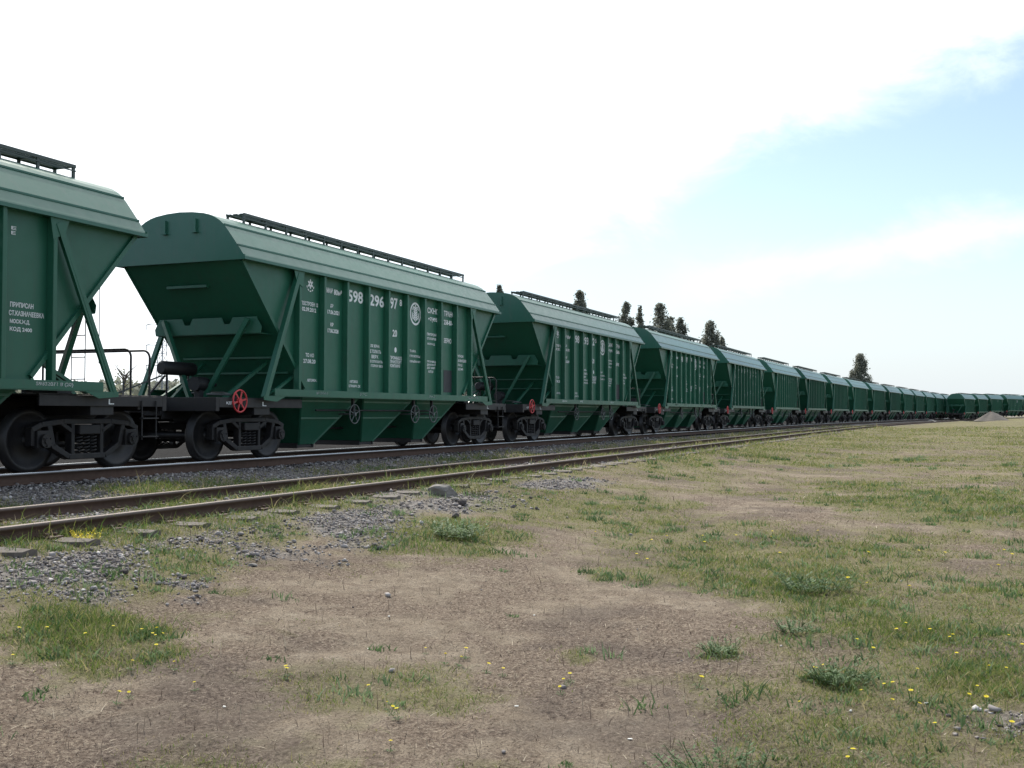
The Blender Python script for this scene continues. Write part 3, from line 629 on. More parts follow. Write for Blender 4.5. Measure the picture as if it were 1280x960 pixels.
    bo = MB(); bo.box(-.22, .22, -1.15, 1.15, .56, .71); bo.box(-.3, .3, -.5, .5, .71, .80); bo.tube([(0, 0, .78), (0, 0, .90)], .2, 20)
    bo.build('bolster', STEEL, bg_, bevel=.015)
    br = MB()
    for x_ in (-.40, .40):
        br.bar((x_, -.85, .36), (x_, .85, .36), .05, .05)
        for s in (-1, 1): br.box(x_-.05 if x_ > 0 else x_-.0, x_+.0 if x_ > 0 else x_+.05, s*.79-.05, s*.79+.05, .3, .6)
    br.build('brake_rigging', BLACK, bg_)
    b2 = bogie(1)
    for ch in list(bg_.children):
        c = ch.copy(); col.objects.link(c); c.parent = b2
    # red parking brake wheel
    b = MB(); c0 = Vector((-6.05, -1.46, 1.12)); b.ring(c0, (0, 1, 0), .205, .016, 32, 8)
    for a in range(6): aa = a*PI/3+.2; d = Vector((math.cos(aa), 0, math.sin(aa))); b.bar(c0+d*.04, c0+d*.2, .03, .012, (0, 1, 0))
    b.tube([c0+Vector((0, -.02, 0)), c0+Vector((0, .05, 0))], .055, 14)
    hw = b.build('brake_handwheel', RED, root)
    b = MB(); b.tube([c0+Vector((0, .05, 0)), c0+Vector((0, .6, 0))], .02, 8); b.box(-6.12, -5.98, -1.39, -1.34, .98, 1.2); b.build('spindle', BLACK, hw)
    # platform rails at the other end
    for x_ in (6.1, 6.55):
        r = .13; y0 = -1.18; pts = [(x_, y0, 1.18), (x_, y0, 1.95-r)]
        for k in range(1, 7): a = k*PI/12; pts.append((x_, y0+r-r*math.cos(a), 1.95-r+r*math.sin(a)))
        pts += [(x_, 1.18-r, 1.95)]
        for k in range(1, 7): a = PI/2-k*PI/12; pts.append((x_, 1.18-r+r*math.cos(a), 1.95-r+r*math.sin(a)))
        pts += [(x_, 1.18, 1.18)]
        MB().tube(pts, .019, 10).build('handrail', BLACK, root)
    b = MB()
    for y in (-.28, -.57): b.tube([(5.72, y, 1.18), (5.72, y, 3.4)], .009, 6)
    b.tube([(5.72, -.86, 1.7), (5.72, -.86, 3.5)], .007, 6)
    for k in range(6): b.tube([(5.72, -.28, 1.45+.36*k), (5.72, -.57, 1.45+.36*k)], .009, 6)
    b.build('end_ladder', BLACK, root)
    b = MB(); b.tube([(-6.02, .42, 1.77), (-5.98, .42, 1.77), (-5.1, .42, 1.77), (-5.06, .42, 1.77)], [.10, .135, .135, .10], 20); b.tube([(-5.85, .42, 1.17), (-5.85, .42, 1.66)], .022, 6); b.tube([(-5.22, .42, 1.17), (-5.22, .42, 1.66)], .022, 6); b.bar((-6.4, .42, 1.2), (-5.9, .42, 1.62), .03, .03)
    b.build('air_reservoir', BLACK, root)
    b = MB(); b.tube([(-5.75, -.15, 1.46), (-5.42, -.15, 1.46)], .14, 20); b.tube([(-5.42, -.15, 1.46), (-5.1, -.15, 1.46)], .04, 10); b.box(-5.66, -5.54, -.22, -.08, 1.18, 1.34)
    b.build('brake_cylinder', BLACK, root, bevel=.01)
    b = MB(); b.tube([(-6.3, -.9, 1.25), (-5.6, -.9, 1.25), (-5.3, -.5, 1.3), (-5.0, .6, 1.3)], .018, 6); b.tube([(-6.5, .9, 1.5), (-6.5, .9, 1.19)], .015, 6); b.bar((-6.5, 1.2, 1.22), (-5.9, .5, 1.62), .03, .03)
    b.build('brake_pipe', GREY, root)
    b = MB(); b.tube([(5.9, .3, 1.30), (5.35, .3, 1.30)], .10, 14); b.tube([(5.2, -.5, 1.30), (5.2, .1, 1.30)], .085, 14); b.box(4.7, 5.0, -1.0, -.5, 1.19, 1.38); b.build('brake_valve', BLACK, root, bevel=.01)
    # roof
    half = [(-1.535, 3.795), (-1.50, 3.86), (-1.37, 4.04), (-1.23, 4.22), (-1.10, 4.385), (-1.02, 4.475), (-.93, 4.55), (-.82, 4.615), (-.70, 4.665), (-.56, 4.70), (-.3, 4.735), (0, 4.75)]
    prof = half+[(-y, z) for y, z in half[-2::-1]]
    b = MB(); XR = 6.035
    for (a, c) in zip(prof[:-1], prof[1:]):
        b.add([(-XR, *a), (XR, *a), (XR, *c), (-XR, *c)], [(0, 1, 2, 3)], a[1] > 4.3)
    b.box(-XR, XR, -1.535, 1.535, 3.78, 3.795)
    for sx in (-1, 1):
        b.add([(sx*XR, y, z) for y, z in prof], [tuple(range(len(prof)))])
        b.box(min(sx*(XR), sx*(XR+.02)), max(sx*XR, sx*(XR+.02)), -1.54, 1.54, 3.77, 3.86)
    roof = b.build('roof', GREEN2, root)
    b = MB()
    for s in (-1, 1):
        for (y, z, d_) in ((1.365, 4.047, .5), (1.045, 4.45, .5)):
            b.bar((-XR, s*(y+.005), z+.005), (XR, s*(y+.005), z+.005), .022, .03)
        b.bar((-XR-.02, s*1.535, 3.80), (XR+.02, s*1.535, 3.80), .03, .055)
    for i in range(1, 6):
        x = -XR+i*2*XR/6
    b.build('seam_strip', GREEN2, roof)
    b = MB()
    for sx in (-1, 1):
        for y in (-.40, .32): b.bar((sx*(XR+.03), y, 4.34), (sx*(XR+.03), y, 4.60), .05, .05); b.box(min(sx*(XR), sx*(XR+.07)), max(sx*XR, sx*(XR+.07)), y-.06, y+.06, 4.33, 4.345)
    b.build('roof_bracket', GREEN2, roof)
    for i in range(4):
        b = MB(); x = -3.75+2.5*i; b.tube([(x, 0.15, 4.73), (x, 0.15, 4.80)], .34, 24); b.tube([(x, .15, 4.80), (x, .15, 4.82)], .31, 24); b.bar((x-.36, .15, 4.84), (x+.36, .15, 4.84), .04, .03)
        b.build('hatch', GREEN2, roof)
    b = MB()
    for y in (-.62, -.47, -.32): b.box(-4.95, 5.35, y-.045, y+.045, 4.855, 4.873)
    for y in (-.68, -.26): b.box(-4.95, 5.35, y-.008, y+.008, 4.835, 4.885); b.box(-4.95, 5.35, y-.008, y+.008, 4.775, 4.795)
    for i in range(15):
        x = -4.92+i*.731; b.box(x-.02, x+.02, -.68, -.26, 4.84, 4.858); b.box(x-.025, x+.025, -.68, -.65, 4.66, 4.845); b.box(x-.025, x+.025, -.29, -.26, 4.71, 4.845)
    b.build('roof_walkway', WALK, roof)
    # paint marks that every wagon carries
    b = MB(); b.prism([(2.66, -YP, 2.03), (3.14, -YP, 2.03), (3.14, -YP, 1.45), (2.66, -YP, 1.45)], (0, -.008, 0), (0, -.011, 0)); b.build('repaint_patch', PATCH, root)
    b = MB(); text_on(b, 'L.', -5.30, 1.03, .13, .085, -1.424); text_on(b, 'L.', 5.34, 1.03, .12, .085, -1.424); text_on(b, 'КДПЗ', -6.4, 1.05, .26, .06, -1.424)
    b.build('frame_lettering', WHITE, root)
    emblem_big().build('round_emblem', WHITE, root); emblem_small().build('leaf_emblem', WHITE, root)
    return root
proto = make_wagon()
cars = [  # x, y, heading, z, digits
 (7.84, 13.75, .0102, 0, ('598', '320', '71', '8'), '59832071 8 (20)', 'green hopper wagon cut off by the left edge of the photo'),
 (22.56, 13.82, 0, 0, ('598', '296', '97', '8'), '59829697 8 (20)', 'green hopper wagon lettered 598 296 97, nearest one shown whole'),
 (37.28, 13.71, -.0135, 0, ('598', '293', '12', '5'), '59829312 5 (20)', 'green hopper wagon just right of the one lettered 598 296 97'),
 (51.99, 13.59, -.004, 0, ('598', '297', '47', '1'), '59829747 1 (20)', 'green hopper wagon with the poplar group over its roof, fourth from left'),
 (66.71, 13.52, -.008, 0, ('598', '295', '33', '0'), '59829533 0 (20)', 'fifth green hopper wagon from the left, right of the poplar group'),
 (81.43, 13.3, -.022, 0, ('598', '294', '61', '2'), '59829461 2 (20)', 'sixth green hopper wagon from the left edge'),
 (96.15, 12.93, -.029, 0, None, None, 'seventh green hopper wagon from the left edge'),
 (110.9, 12.4, -.043, 0, None, None, 'eighth green hopper wagon from the left, below the lone poplar'),
 (125.6, 11.7, -.059, 0, None, None, 'ninth green hopper wagon from the left, just past the lone poplar'),
 (140.2, 10.7, -.071, 0, None, None, 'tenth small green hopper wagon from the left in the long train'),
 (154.9, 9.6, -.076, 0, None, None, 'eleventh small green hopper wagon from the left in the long train'),
 (169.6, 8.5, -.076, 0, None, None, 'twelfth small green hopper wagon from the left in the long train'),
 (184.3, 7.4, -.078, 0, None, None, 'thirteenth small green hopper wagon from the left in the long train'),
 (199, 6.2, -.084, 0, None, None, 'third from last wagon before the second string begins, tiny and green'),
 (213.6, 4.9, -.096, 0, None, None, 'second to last wagon before the second string begins, tiny and green'),
 (228.3, 3.4, -.108, 0, None, None, 'last wagon of the long train, half hidden behind the second string'),
 (216.8, -.2, -.165, -.1, None, None, 'first wagon of the second string, its dark end facing the field'),
 (231.3, -2.7, -.17, .05, None, None, 'second wagon of the second string, left of the gravel heap top'),
 (245.7, -5.6, -.235, .25, None, None, 'third wagon of the second string, right behind the gravel heap'),
 (259.8, -9.8, -.34, .4, None, None, 'fourth wagon of the second string, right of the gravel heap'),
 (273.4, -15.2, -.42, .45, None, None, 'last visible wagon of the second string, cut by the right edge'),
]
wagons = []
small_skip = ('frame_lettering', 'brake_pipe', 'brake_valve', 'brake_hose', 'footstep', 'lower_strut', 'spindle', 'gate_linkage', 'end_ladder', 'leaf_emblem', 'roof_bracket', 'stiffener')
for i, (x, y, hd, z, nums, ser, lab) in enumerate(cars):
    o = proto if i == 0 else copy_tree(proto, skip=() if i < 5 else small_skip)
    o.location = (x, y, z); o.rotation_euler = (0, 0, hd)
    tag(o, lab, 'wagon', 'green grain hopper wagons standing coupled in trains'); wagons.append(o)
for i, (x, y, hd, z, nums, ser, lab) in enumerate(cars):
    if nums: lettering(nums, ser, wagons[i])

# ------------------------------------------------------------------ scattered ground cover
def scatter(n, r0, r1, a0=-.22, a1=1.02, power=1.0):
    u = rng.random(n); r = r0*(r1/r0)**(u**power); a = rng.uniform(a0, a1, n)
    return r*np.cos(a), r*np.sin(a), r
def blades(name, x, y, h, wd, tint, mat, label, cat, lean=.5):
    n = len(x); z = H(x, y)-.004
    az = rng.uniform(0, 2*PI, n); dx = np.cos(az)*wd/2; dy = np.sin(az)*wd/2
    la = rng.uniform(0, 2*PI, n); lr = h*lean*rng.random(n); lx = np.cos(la)*lr; ly = np.sin(la)*lr
    m0 = .55
    V = np.stack([np.stack([x-dx, y-dy, z], 1), np.stack([x+dx, y+dy, z], 1),
                  np.stack([x+dx*.8+lx*.35, y+dy*.8+ly*.35, z+h*m0], 1), np.stack([x-dx*.8+lx*.35, y-dy*.8+ly*.35, z+h*m0], 1),
                  np.stack([x+lx, y+ly, z+h], 1)], 1).reshape(-1, 3)
    b = np.arange(n)*5
    T = np.concatenate([np.stack([b, b+1, b+2], 1), np.stack([b, b+2, b+3], 1), np.stack([b+3, b+2, b+4], 1)])
    o = bpy.data.objects.new(name, raw_mesh(name, V, T, mat, {'tint': np.repeat(tint, 5)})); col.objects.link(o)
    tag(o, label, cat, kind='stuff'); return o
# green grass, clumped
def clumps(n, r0, r1, per, spread, power=1.0, thr=.35):
    cx, cy, r = scatter(n, r0, r1, power=power); g, v, bed = fields(cx, cy)
    g = g*(1-.5*v*(1-bed))+(fbm(cx, cy, 5.5, 3, 41)-.5)*.9*(1-sm(20, 60, r))
    keep = rng.random(n) < np.clip((g-thr)*1.6, 0, 1); cx, cy, r, g = cx[keep], cy[keep], r[keep], g[keep]
    k = per; X = np.repeat(cx, k); Y = np.repeat(cy, k); Rr = np.repeat(r, k); G = np.repeat(g, k)
    sp = spread*(1+Rr/14)
    return X+rng.normal(0, 1, len(X))*sp, Y+rng.normal(0, 1, len(X))*sp, Rr, G
x, y, r, g = clumps(95000, 3.2, 110, 11, .06, thr=.28)
s = trackY(x)-y; ok = (s > 1.7); x, y, r, g = x[ok], y[ok], r[ok], g[ok]
h = .017*np.exp(rng.normal(0, .5, len(x)))*(.5+.8*np.clip(g, 0, 1.3))*(1+r/70); h[g > .9] *= 1.45; h *= 1+.9*sm(1.9, 1.2, track2Y(x)-y)
tint = np.clip(rng.normal(.56, .28, len(x))-.26*(g-.5)+.25*(fbm(x, y, .8, 3, 61)-.4)+.1*sm(12, 40, r), 0, 1)
blades('green_grass', x, y, h, .0018+.0005*r, tint, GRASSM, 'low green and yellowing grass growing in patches over the dry field', 'grass', 1.9)
# dry litter
x, y, r = scatter(620000, 3.0, 60); g, v, bed = fields(x, y)
s = trackY(x)-y; pn = fbm(x, y, 1.3, 4, 91)
ok = (rng.random(len(x)) < (1-.85*v)*np.clip((pn-.34)*4.2, .33, 1)) & (s > 1.7); x, y, r = x[ok], y[ok], r[ok]
h = .0045*np.exp(rng.normal(0, .65, len(x)))*(1+r/50)
blades('dry_grass', x, y, h, .0022+.0005*r, np.clip(rng.normal(.36, .33, len(x))+.3*(.5-pn[ok]), 0, 1), DRYM, 'short dead brown and straw coloured grass stubble covering bare soil', 'dry grass', 5.0)
# small leafy weeds
cx, cy, r = scatter(5200, 3.6, 40); g, v, bed = fields(cx, cy); ok = (rng.random(len(cx)) < np.clip((g-.38)*1.5, .02, .8)) & (trackY(cx)-cy > 2.2)
cx, cy, r = cx[ok], cy[ok], r[ok]; kk = 26; tn = rng.random(len(cx)); R0 = rng.uniform(.03, .11, len(cx))*(1+r/40)
X = np.repeat(cx, kk)+rng.normal(0, 1, len(cx)*kk)*np.repeat(R0, kk)*.6; Y = np.repeat(cy, kk)+rng.normal(0, 1, len(cx)*kk)*np.repeat(R0, kk)*.6
rk = np.repeat(r, kk)
blades('low_weeds', X, Y, np.repeat(R0, kk)*rng.uniform(.15, .8, len(X)), .006+.0007*rk, np.clip(np.repeat(tn, kk)*.7+rng.normal(.15, .15, len(X)), 0, 1), WEEDM, 'small leafy green weeds growing among the thin grass of the field', 'weeds', 1.6)
# tall dead stalks
x, y, r = scatter(2600, 3.4, 26); g, v, bed = fields(x, y); s2 = track2Y(x)-y; ok = (s2 > 1.0) & (rng.random(len(x)) < .8); x, y, r = x[ok], y[ok], r[ok]
blades('dead_stalks', x, y, rng.uniform(.03, .11, len(x)), .002+.0004*r, np.clip(rng.normal(.55, .25, len(x)), 0, 1), DRYM, 'thin dead weed stalks standing up from the bare dry ground', 'dead stalks', .7)
# gravel
def stones(name, x, y, sz, label, tintb=0, sink=.25, zfn=H):
    n = len(x); z = zfn(x, y)
    ph = (1+5**.5)/2; ico = np.array([(-1, ph, 0), (1, ph, 0), (-1, -ph, 0), (1, -ph, 0), (0, -1, ph), (0, 1, ph), (0, -1, -ph), (0, 1, -ph), (ph, 0, -1), (ph, 0, 1), (-ph, 0, -1), (-ph, 0, 1)])/1.9
    IF = np.array([(0, 11, 5), (0, 5, 1), (0, 1, 7), (0, 7, 10), (0, 10, 11), (1, 5, 9), (5, 11, 4), (11, 10, 2), (10, 7, 6), (7, 1, 8), (3, 9, 4), (3, 4, 2), (3, 2, 6), (3, 6, 8), (3, 8, 9), (4, 9, 5), (2, 4, 11), (6, 2, 10), (8, 6, 7), (9, 8, 1)])
    V = ico[None]*rng.uniform(.45, 1.5, (n, 12, 1))*np.stack([rng.uniform(.8, 1.3, n), rng.uniform(.6, 1.1, n), rng.uniform(.45, .85, n)], 1)[:, None]
    a = rng.uniform(0, 2*PI, n); c, s_ = np.cos(a)[:, None], np.sin(a)[:, None]
    X = V[:, :, 0]*c-V[:, :, 1]*s_; Y = V[:, :, 0]*s_+V[:, :, 1]*c
    V = np.stack([X, Y, V[:, :, 2]], -1)*sz[:, None, None]/2+np.stack([x, y, z+sz*sink], 1)[:, None]
    T = (IF[None]+(np.arange(n)*12)[:, None, None]).reshape(-1, 3)
    o = bpy.data.objects.new(name, raw_mesh(name, V.reshape(-1, 3), T, STONEM, {'tint': np.repeat(np.clip(rng.normal(.5+tintb, .24, n), 0, 1), 12)})); col.objects.link(o)
    tag(o, label, 'gravel', kind='stuff')
x, y, r = scatter(620000, 4.5, 50, power=.85); g, v, bed = fields(x, y); s = trackY(x)-y
ok = (rng.random(len(x)) < np.clip(v*1.3-.15-.75*np.exp(-((np.abs(track2Y(x)-y)-1.15)/.3)**2), .0003, 1)) & (s > -2.5)
ok &= rng.random(len(x)) > .55*sm(.5, .65, fbm(x, y, 1.4, 3, 71)); x, y, r = x[ok], y[ok], r[ok]
stones('gravel', x, y, rng.gamma(2.0, .0068, len(x)).clip(.008, .07)*(1+r/45), 'grey crushed stone gravel spread beside and between the rails')

# ------------------------------------------------------------------ single stones, lumps and heaps
def rock(name, loc, size, mat, seed, sub=3, flat=.6, rough=.35):
    import bmesh
    bm = bmesh.new(); bmesh.ops.create_icosphere(bm, subdivisions=sub, radius=.5)
    rs = random.Random(seed); offs = [Vector((rs.uniform(-1, 1), rs.uniform(-1, 1), rs.uniform(-1, 1))).normalized() for _ in range(9)]; ds = [rs.uniform(.27, .42) for _ in range(9)]
    for v in bm.verts:
        for o_, d_ in zip(offs, ds):
            k = v.co.dot(o_)-d_
            if k > 0: v.co -= o_*k*.92
        v.co += Vector((rs.uniform(-1, 1), rs.uniform(-1, 1), rs.uniform(-1, 1)))*.012*rough*3
        v.co = Vector((v.co.x*size[0], v.co.y*size[1], v.co.z*size[2]))
    me = bpy.data.meshes.new(name); bm.to_mesh(me); bm.free(); me.materials.append(mat)
    o = bpy.data.objects.new(name, me); col.objects.link(o); o.location = loc; o.rotation_euler = (0, 0, rs.uniform(0, 6))
    return o
def hz(x, y): return float(H(np.array([x]), np.array([y]))[0])
o = rock('concrete_lump', (14.95, 7.38, hz(14.95, 7.38)+.04), (.5, .3, .27), CONC, 4, rough=1.0); tag(o, 'broken grey concrete lump lying beside the rail of the empty track', 'rubble'); o.rotation_euler = (0, .12, -.95)
DARKR = paint('dark_rock', (.05, .042, .04), (.09, .075, .07), .85, 9)
for (x, y, sz_, sd, lab) in [(14.12, 6.66, .2, 8, 'dark reddish rock on the gravel, nearest below the concrete lump'), (12.95, 6.22, .14, 9, 'small dark rock at the grass edge below the gravel, left of centre'),
                             (7.06, 6.45, .12, 12, 'dark stone at the lower edge of the left gravel patch')]:
    tag(rock('rock', (x, y, hz(x, y)+sz_*.2), (sz_, sz_*.8, sz_*.65), DARKR, sd, 2), lab, 'stone')
for k, (x, y, sz_, lab) in enumerate([(14.5, 6.95, .16, 'pale rubble stone just right of the concrete lump'), (14.3, 6.5, .12, 'pale flat stone between dark rock and gravel band'), (13.6, 6.9, .13, 'pale rubble stone left of the dark reddish rock'),
                                      (8.3, 6.05, .10, 'light stone at the right lower edge of the left gravel patch')]):
    tag(rock('stone', (x, y, hz(x, y)+sz_*.2), (sz_, sz_*.7, sz_*.5), CONC, 30+k, 2), lab, 'stone')
CHIPL = ['white chip on bare soil, farthest up the middle of the photo', 'white chip on bare soil left of the patch of flowers', 'white chip below the two bright yellow flowers', 'largest white chip near the right edge above the gravel spot', 'white chip left of the one near the right edge', 'white chip on bare soil above the flower patch', 'white chip low on the left half of the soil', 'white chip near the bottom edge, centre']
LITTER = [(7.1, 3.95), (6.2, 3.6), (5.35, 2.2), (6.28, .18), (6.0, .55), (7.9, 3.1), (4.7, 3.6), (5.1, 1.5)]
for k, (x, y) in enumerate(LITTER):
    o = rock('white_chip', (x, y, hz(x, y)+.006), (.035, .02, .012), WHITEBIT, 60+k, 1)
    tag(o, CHIPL[k], 'chip', 'small white chips scattered on the ground')
def heap(name, x, y, R_, hh, mat, label, cat, seed):
    n, m_ = 48, 20; vs = []; rs = np.random.default_rng(seed); z0 = float(H(np.array([x]), np.array([y]), False)[0])-.1
    ph = rs.uniform(0, 6, 6)
    for i in range(m_+1):
        t = i/m_
        for j in range(n):
            a = 2*PI*j/n; wob = 1+.10*math.sin(2*a+ph[0])+.07*math.sin(3*a+ph[1])+.04*math.sin(7*a+ph[2])
            z = hh*(1-t)**.95 if t > .06 else hh*(1-.06)**.95*(.97+.03*(1-t/.06))
            vs.append((x+R_*t*wob*math.cos(a), y+R_*t*wob*math.sin(a), z0+z+rs.normal(0, .02)*R_*.35*(t > 0)+.05*hh*math.sin(5*a+ph[3])*t*(1-t)*4))
    b = MB(); b.add(vs, [(i*n+j, i*n+(j+1) % n, (i+1)*n+(j+1) % n, (i+1)*n+j) for i in range(m_) for j in range(n)], True)
    tag(b.build(name, mat), label, cat)
heap('gravel_heap', 207, -5.0, 3.1, 1.75, SAND, 'grey brown cone shaped gravel heap in front of the second wagon string', 'heap', 3)
heap('rubble_heap', 178, 4.2, .95, .5, CONC, 'small pale rubble heap at the far edge of the field near the rails', 'heap', 5)

# ------------------------------------------------------------------ flowers and weeds
fm = MB()
def petals(b, c, R_, n=11, tilt=.25):
    for k in range(n):
        a = 2*PI*k/n; d = Vector((math.cos(a), math.sin(a), tilt)); t = Vector((-math.sin(a), math.cos(a), 0))*R_*.22
        c_ = Vector(c); b.add([c_, c_+d*R_*.6+t, c_+d*R_, c_+d*R_*.6-t], [(0, 1, 2, 3)])
petals(fm, (0, 0, .085), .020); petals(fm, (0, 0, .088), .010, 8, .6)
fr0 = empty('yellow_flower'); 
def tinted(b, name, mat, parent, val=.5, spread=.3):
    o = b.build(name, mat, parent); me = o.data; a = me.attributes.new('tint', 'FLOAT', 'POINT')
    a.data.foreach_set('value', np.clip(rng.normal(val, spread, len(me.vertices)), 0, 1).astype(np.float32)); return o
tinted(fm, 'flower_head', PETAL, fr0)
st = MB(); st.tube([(0, 0, -.01), (.004, .003, .05), (0, 0, .086)], .0018, 5)
for k in range(7):
    a = k*.9; st.add([(0, 0, 0), (.035*math.cos(a)-.006*math.sin(a), .035*math.sin(a)+.006*math.cos(a), .02), (.06*math.cos(a), .06*math.sin(a), .012), (.035*math.cos(a)+.006*math.sin(a), .035*math.sin(a)-.006*math.cos(a), .02)], [(0, 1, 2, 3)])
tinted(st, 'stem', WEEDM, fr0)
tag(fr0, 'small yellow flower growing in the dry grass of the field', 'flower', 'small yellow flowers dotted over the field')
FL = [(5.97, 2.15), (6.06, 2.15), (5.79, 2.11), (6.12, 2.91), (6.34, 2.97), (6.3, 3.23), (6.13, 3.01), (6.08, 2.7), (6.08, 2.59), (5.3, 3.07), (4.92, 2.72), (4.86, 2.65), (4.44, 2.46), (5.08, 2.84), (6.3, -.02), (6.29, .51), (6.3, .26), (6.53, -.07), (5.72, .12), (5.11, .46), (5.04, .47), (13.12, 2.52), (13.72, 2.19), (11.74, 1.8), (11.13, 3.2), (10.77, 2.98), (12.48, 4.11), (12.11, .96), (12.83, .45), (12.6, -.48), (11.72, -.32), (7.59, .66), (6.99, .79), (7.84, -.36), (9.97, .43), (5.28, 5.11), (5.67, 4.88), (5.55, 4.76), (5.56, 4.92), (4.46, 4.11), (5.15, 5.56), (5.27, 5.44)]
for k in range(46):
    cx, cy = FL[rng.integers(14, len(FL)-7)]; FL.append((cx+rng.normal(0, .5), cy+rng.normal(0, .4)))
for i, (x, y) in enumerate(FL):
    o = fr0 if i == 0 else copy_tree(fr0)
    s_ = rng.uniform(.5, .85)*(1.0 if math.hypot(x, y) < 9 else 1.5); o.location = (x, y, hz(x, y)); o.scale = (s_,)*3; o.rotation_euler = (rng.normal(0, .15), rng.normal(0, .15), rng.uniform(0, 6))
def weed(x, y, R_, hh, n, label, mat=WEEDM, name='weed_clump', ln=.05, cat='weed', group=None, val=.5):
    z0 = hz(x, y); V = []; F = []; T = []
    b = MB(); root = empty(name, (x, y, z0)); sb = MB()
    for k in range(n):
        a = rng.uniform(0, 2*PI); rad = R_*math.sqrt(rng.random())*.5; px, py = rad*math.cos(a), rad*math.sin(a)
        tip = Vector((px+math.cos(a)*R_*.5*rng.random(), py+math.sin(a)*R_*.5*rng.random(), hh*rng.uniform(.4, 1)))
        sb.tube([(px, py, -.01), tip], [.0025, .0012], 4, cap=False)
        for j in range(7):
            t = (j+1.2)/8; c = Vector((px, py, 0)).lerp(tip, t); aa = rng.uniform(0, 2*PI); l = ln*rng.uniform(.5, 1.1)*(1.25-.6*t)
            d = Vector((math.cos(aa), math.sin(aa), rng.uniform(-.1, .7))); sd = d.cross(Vector((0, 0, 1))).normalized()*l*.2
            b.add([c, c+d*l*.5+sd, c+d*l, c+d*l*.5-sd], [(0, 1, 2, 3)])
    tinted(b, 'foliage', mat, root, val); tinted(sb, 'stem', mat, root)
    tag(root, label, cat, group)
weed(11.2, 5.35, .5, .22, 60, 'bluish green leafy weed clump at the front of the grass below the gravel', ln=.09, val=.75)
weed(6.65, .67, .32, .14, 60, 'grey green leafy weed clump with a yellow flower at lower right', ln=.05)
weed(9.9, 1.2, .5, .18, 60, 'green leafy weed clump right of the bare soil', ln=.07, val=.4)
weed(7.19, 1.47, .2, .10, 34, 'small round weed tuft alone on the bare soil', ln=.045, val=.8)
weed(4.6, .95, .4, .13, 55, 'low weed clump at the bottom edge, lower right of the photo', ln=.045)
weed(8.0, 1.1, .22, .10, 30, 'bluish small weed tuft between the bare soil and the right hand weeds', ln=.05, val=.7)
weed(15.6, 7.15, .35, .30, 34, 'yellow flowering weed standing right of the concrete lump', mat=BUSHM, ln=.06, val=.6)
weed(7.99, 7.75, .22, .12, 20, 'yellow flowering weed in front of the rusty rail at left', mat=PETAL, ln=.035, val=.5)

# ------------------------------------------------------------------ trees
def poplar(x, y, hh, wd, label, group=None, seed=0, kind='poplar_tree', n=9000, leaf=.34, mat=POPM, narrow=True, gz=-.5):
    rs = np.random.default_rng(seed); root = empty(kind, (x, y, gz)); H0 = hh-gz
    tb = MB(); tb.tube([(0, 0, -.3), (.05, 0, H0*.3), (-.05, .05, H0*.65), (0, 0, H0*.96)], [H0*.014+.05, H0*.011+.04, H0*.006+.02, .02], 8)
    limbs = []
    for k in range(26):
        t = rs.uniform(.08, .9); a = rs.uniform(0, 2*PI); z = H0*t; L_ = wd*rs.uniform(.6, 1.1)*(1-.6*t if narrow else 1); up = (1.9 if narrow else .7)*L_
        tip = Vector((math.cos(a)*L_*.75, math.sin(a)*L_*.75, z+up)); limbs.append(((0, 0, z), tip)); tb.tube([(0, 0, z), tip*.5+Vector((0, 0, z*.5)), tip], [.05, .035, .012], 5, cap=False)
    tb.build('trunk', BARK, root)
    nc = 150; C_ = []
    for k in range(nc):
        t = rs.uniform(.06, 1)**.85; rad = wd*(math.sin(min(1, (1-t)*2.3+.08)*PI/2))*(.5+.5*min(1, t*5)); a = rs.uniform(0, 2*PI); q = rad*math.sqrt(rs.random())*.85
        C_.append((q*math.cos(a), q*math.sin(a), H0*t, rs.uniform(.25, .6)*wd*.85*(1-.55*t), rs.uniform(-.25, .25)))
    C_ = np.array(C_); idx = rs.integers(0, nc, n); c = C_[idx]
    p_ = c[:, :3]+rs.normal(0, 1, (n, 3))*np.stack([c[:, 3], c[:, 3], c[:, 3]*(2.0 if narrow else 1.1)], 1)*.55
    p_[:, 2] = np.minimum(p_[:, 2], H0+rs.uniform(-.6, .2, n))
    d1 = rs.normal(0, 1, (n, 3)); d1[:, 2] *= .7; d1 /= np.linalg.norm(d1, axis=1)[:, None]; d2 = np.cross(d1, rs.normal(0, 1, (n, 3))); d2 /= np.linalg.norm(d2, axis=1)[:, None]
    l = leaf*rs.uniform(.5, 1.2, (n, 1)); V = np.stack([p_-d1*l*.5, p_+d2*l*.35, p_+d1*l*.5, p_-d2*l*.35], 1).reshape(-1, 3)
    Q = np.arange(n*4).reshape(-1, 4)
    o = bpy.data.objects.new('crown', raw_mesh('crown', V, Q, mat, {'tint': np.repeat(np.clip(.5+c[:, 4]+rs.normal(0, .15, n), 0, 1), 4)})); col.objects.link(o); o.parent = root
    tag(root, label, 'tree', group); return root
G_ = 'poplars standing behind the train'
poplar(141.7, 48.8, 17.9, 1.79, 'lone poplar tip showing over the roof of the third wagon', G_, 1)
poplar(153.9, 45.7, 17.4, 1.79, 'leftmost poplar of the pair over the gap before the fourth wagon', G_, 2)
poplar(159.4, 45.2, 17.3, 1.31, 'thin poplar just right of the leftmost of the pair', G_, 3)
poplar(146.1, 38.5, 16.1, 2.35, 'thickest and tallest poplar over the fourth wagon roof', G_, 4)
poplar(148.6, 37.7, 14.4, 1.31, 'short poplar close against the thickest poplar', G_, 5)
poplar(166.8, 40.7, 15.9, 1.79, 'loose leaning poplar right of the thickest poplar', G_, 6)
poplar(163.7, 35.2, 15.1, 2.17, 'single full poplar over the left end of the fifth wagon', G_, 7)
poplar(167.3, 34.2, 12.8, 0.94, 'thin low poplar shoot beside the single full poplar', G_, 8)
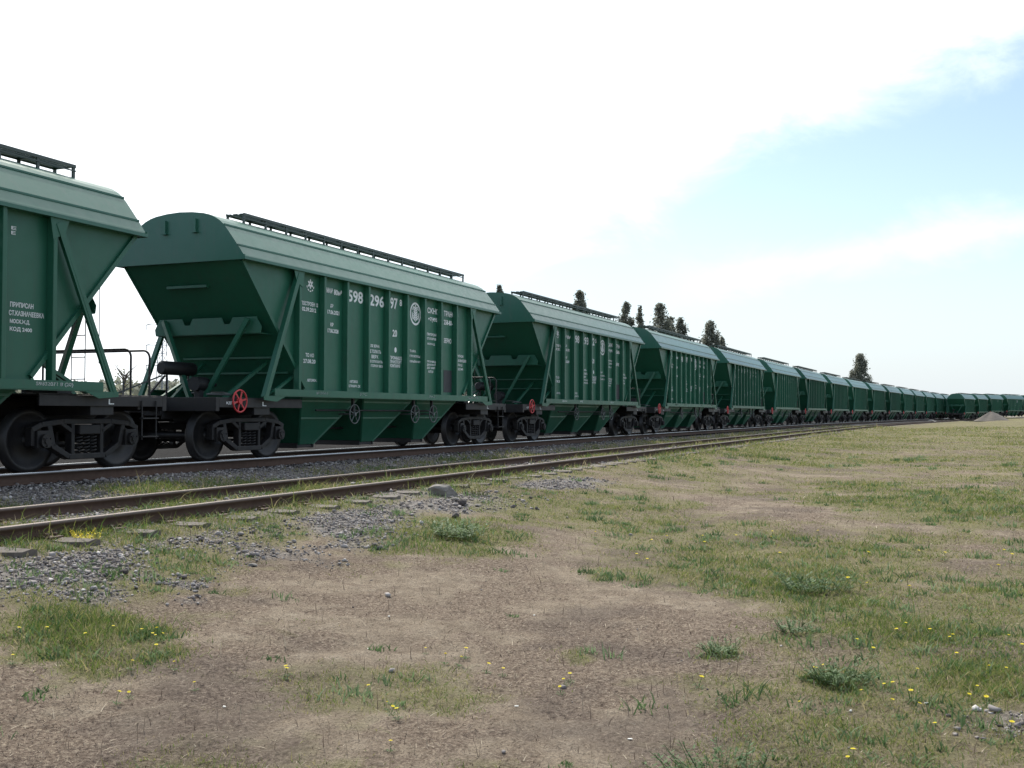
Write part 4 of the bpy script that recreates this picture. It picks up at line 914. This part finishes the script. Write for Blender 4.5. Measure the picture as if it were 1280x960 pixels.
poplar(198.8, 16.3, 11.4, 2.0, 'lone poplar far right over the eighth and ninth wagons', G_, 9)
poplar(128.2, 55.2, 17.5, 1.04, 'tiny poplar tip above the left roof end of the third wagon', G_, 10)
poplar(55.2, 50.5, 3.9, 1.1, 'pale yellowish sapling seen in the gap between the first two wagons', None, 12, 'sapling', 420, .12, BUSHM, False)

# far wood: one dark band of tree crowns along the horizon behind the train
def far_wood():
    n = 26000; a = rng.uniform(.10, 1.25, n); r = rng.uniform(430, 520, n); x = r*np.cos(a); y = r*np.sin(a)
    top = 7+9*fbm(x, y, .02, 3, 8)+3*vnoise(x, y, .12, 9); z = rng.random(n)**.6*top-.5
    d1 = rng.normal(0, 1, (n, 3)); d1 /= np.linalg.norm(d1, axis=1)[:, None]; d2 = np.cross(d1, rng.normal(0, 1, (n, 3))); d2 /= np.linalg.norm(d2, axis=1)[:, None]
    l = rng.uniform(1.6, 3.6, (n, 1)); p_ = np.stack([x, y, z], 1)
    V = np.stack([p_-d1*l*.5, p_+d2*l*.4, p_+d1*l*.5, p_-d2*l*.4], 1).reshape(-1, 3)
    o = bpy.data.objects.new('far_wood', raw_mesh('far_wood', V, np.arange(n*4).reshape(-1, 4), POPM, {'tint': np.repeat(rng.random(n), 4)})); col.objects.link(o)
    tag(o, 'distant bluish line of woodland on the horizon behind the train', 'wood', kind='stuff')
far_wood()
# lattice mast in the gap
def mast(x, y, top, gz=-.5):
    root = empty('lattice_mast', (x, y, gz)); Hh = top-gz; b = MB(); w0, w1 = .85, .3
    cs = lambda t: [((w0*(1-t)+w1*t)*sx, (w0*(1-t)+w1*t)*sy, Hh*t) for sx, sy in ((-1, -1), (1, -1), (1, 1), (-1, 1))]
    nb = 12
    for i in range(nb):
        A, B = cs(i/nb), cs((i+1)/nb)
        for k in range(4): b.bar(A[k], B[k], .09, .09); b.bar(A[k], B[(k+1) % 4], .05, .05); b.bar(B[k], B[(k+1) % 4], .05, .05)
    b.build('tower', GALV, root)
    d = Vector((-.39, .92, 0))
    for z in (Hh*.95, Hh*.75, Hh*.55):
        b = MB(); b.bar(Vector((0, 0, z))-d*2.6, Vector((0, 0, z))+d*2.6, .1, .1); b.bar((0, 0, z+.7), Vector((0, 0, z))+d*2.6, .06, .06); b.bar((0, 0, z+.7), Vector((0, 0, z))-d*2.6, .06, .06)
        for s in (-1, 1): b.tube([Vector((0, 0, z))+d*2.5*s, Vector((0, 0, z-.8))+d*2.5*s], .06, 6)
        b.build('cross_arm', GALV, root)
    tag(root, 'thin steel lattice mast seen behind the strut of the nearest whole wagon', 'mast')
mast(135.4, 116.3, 15.5)
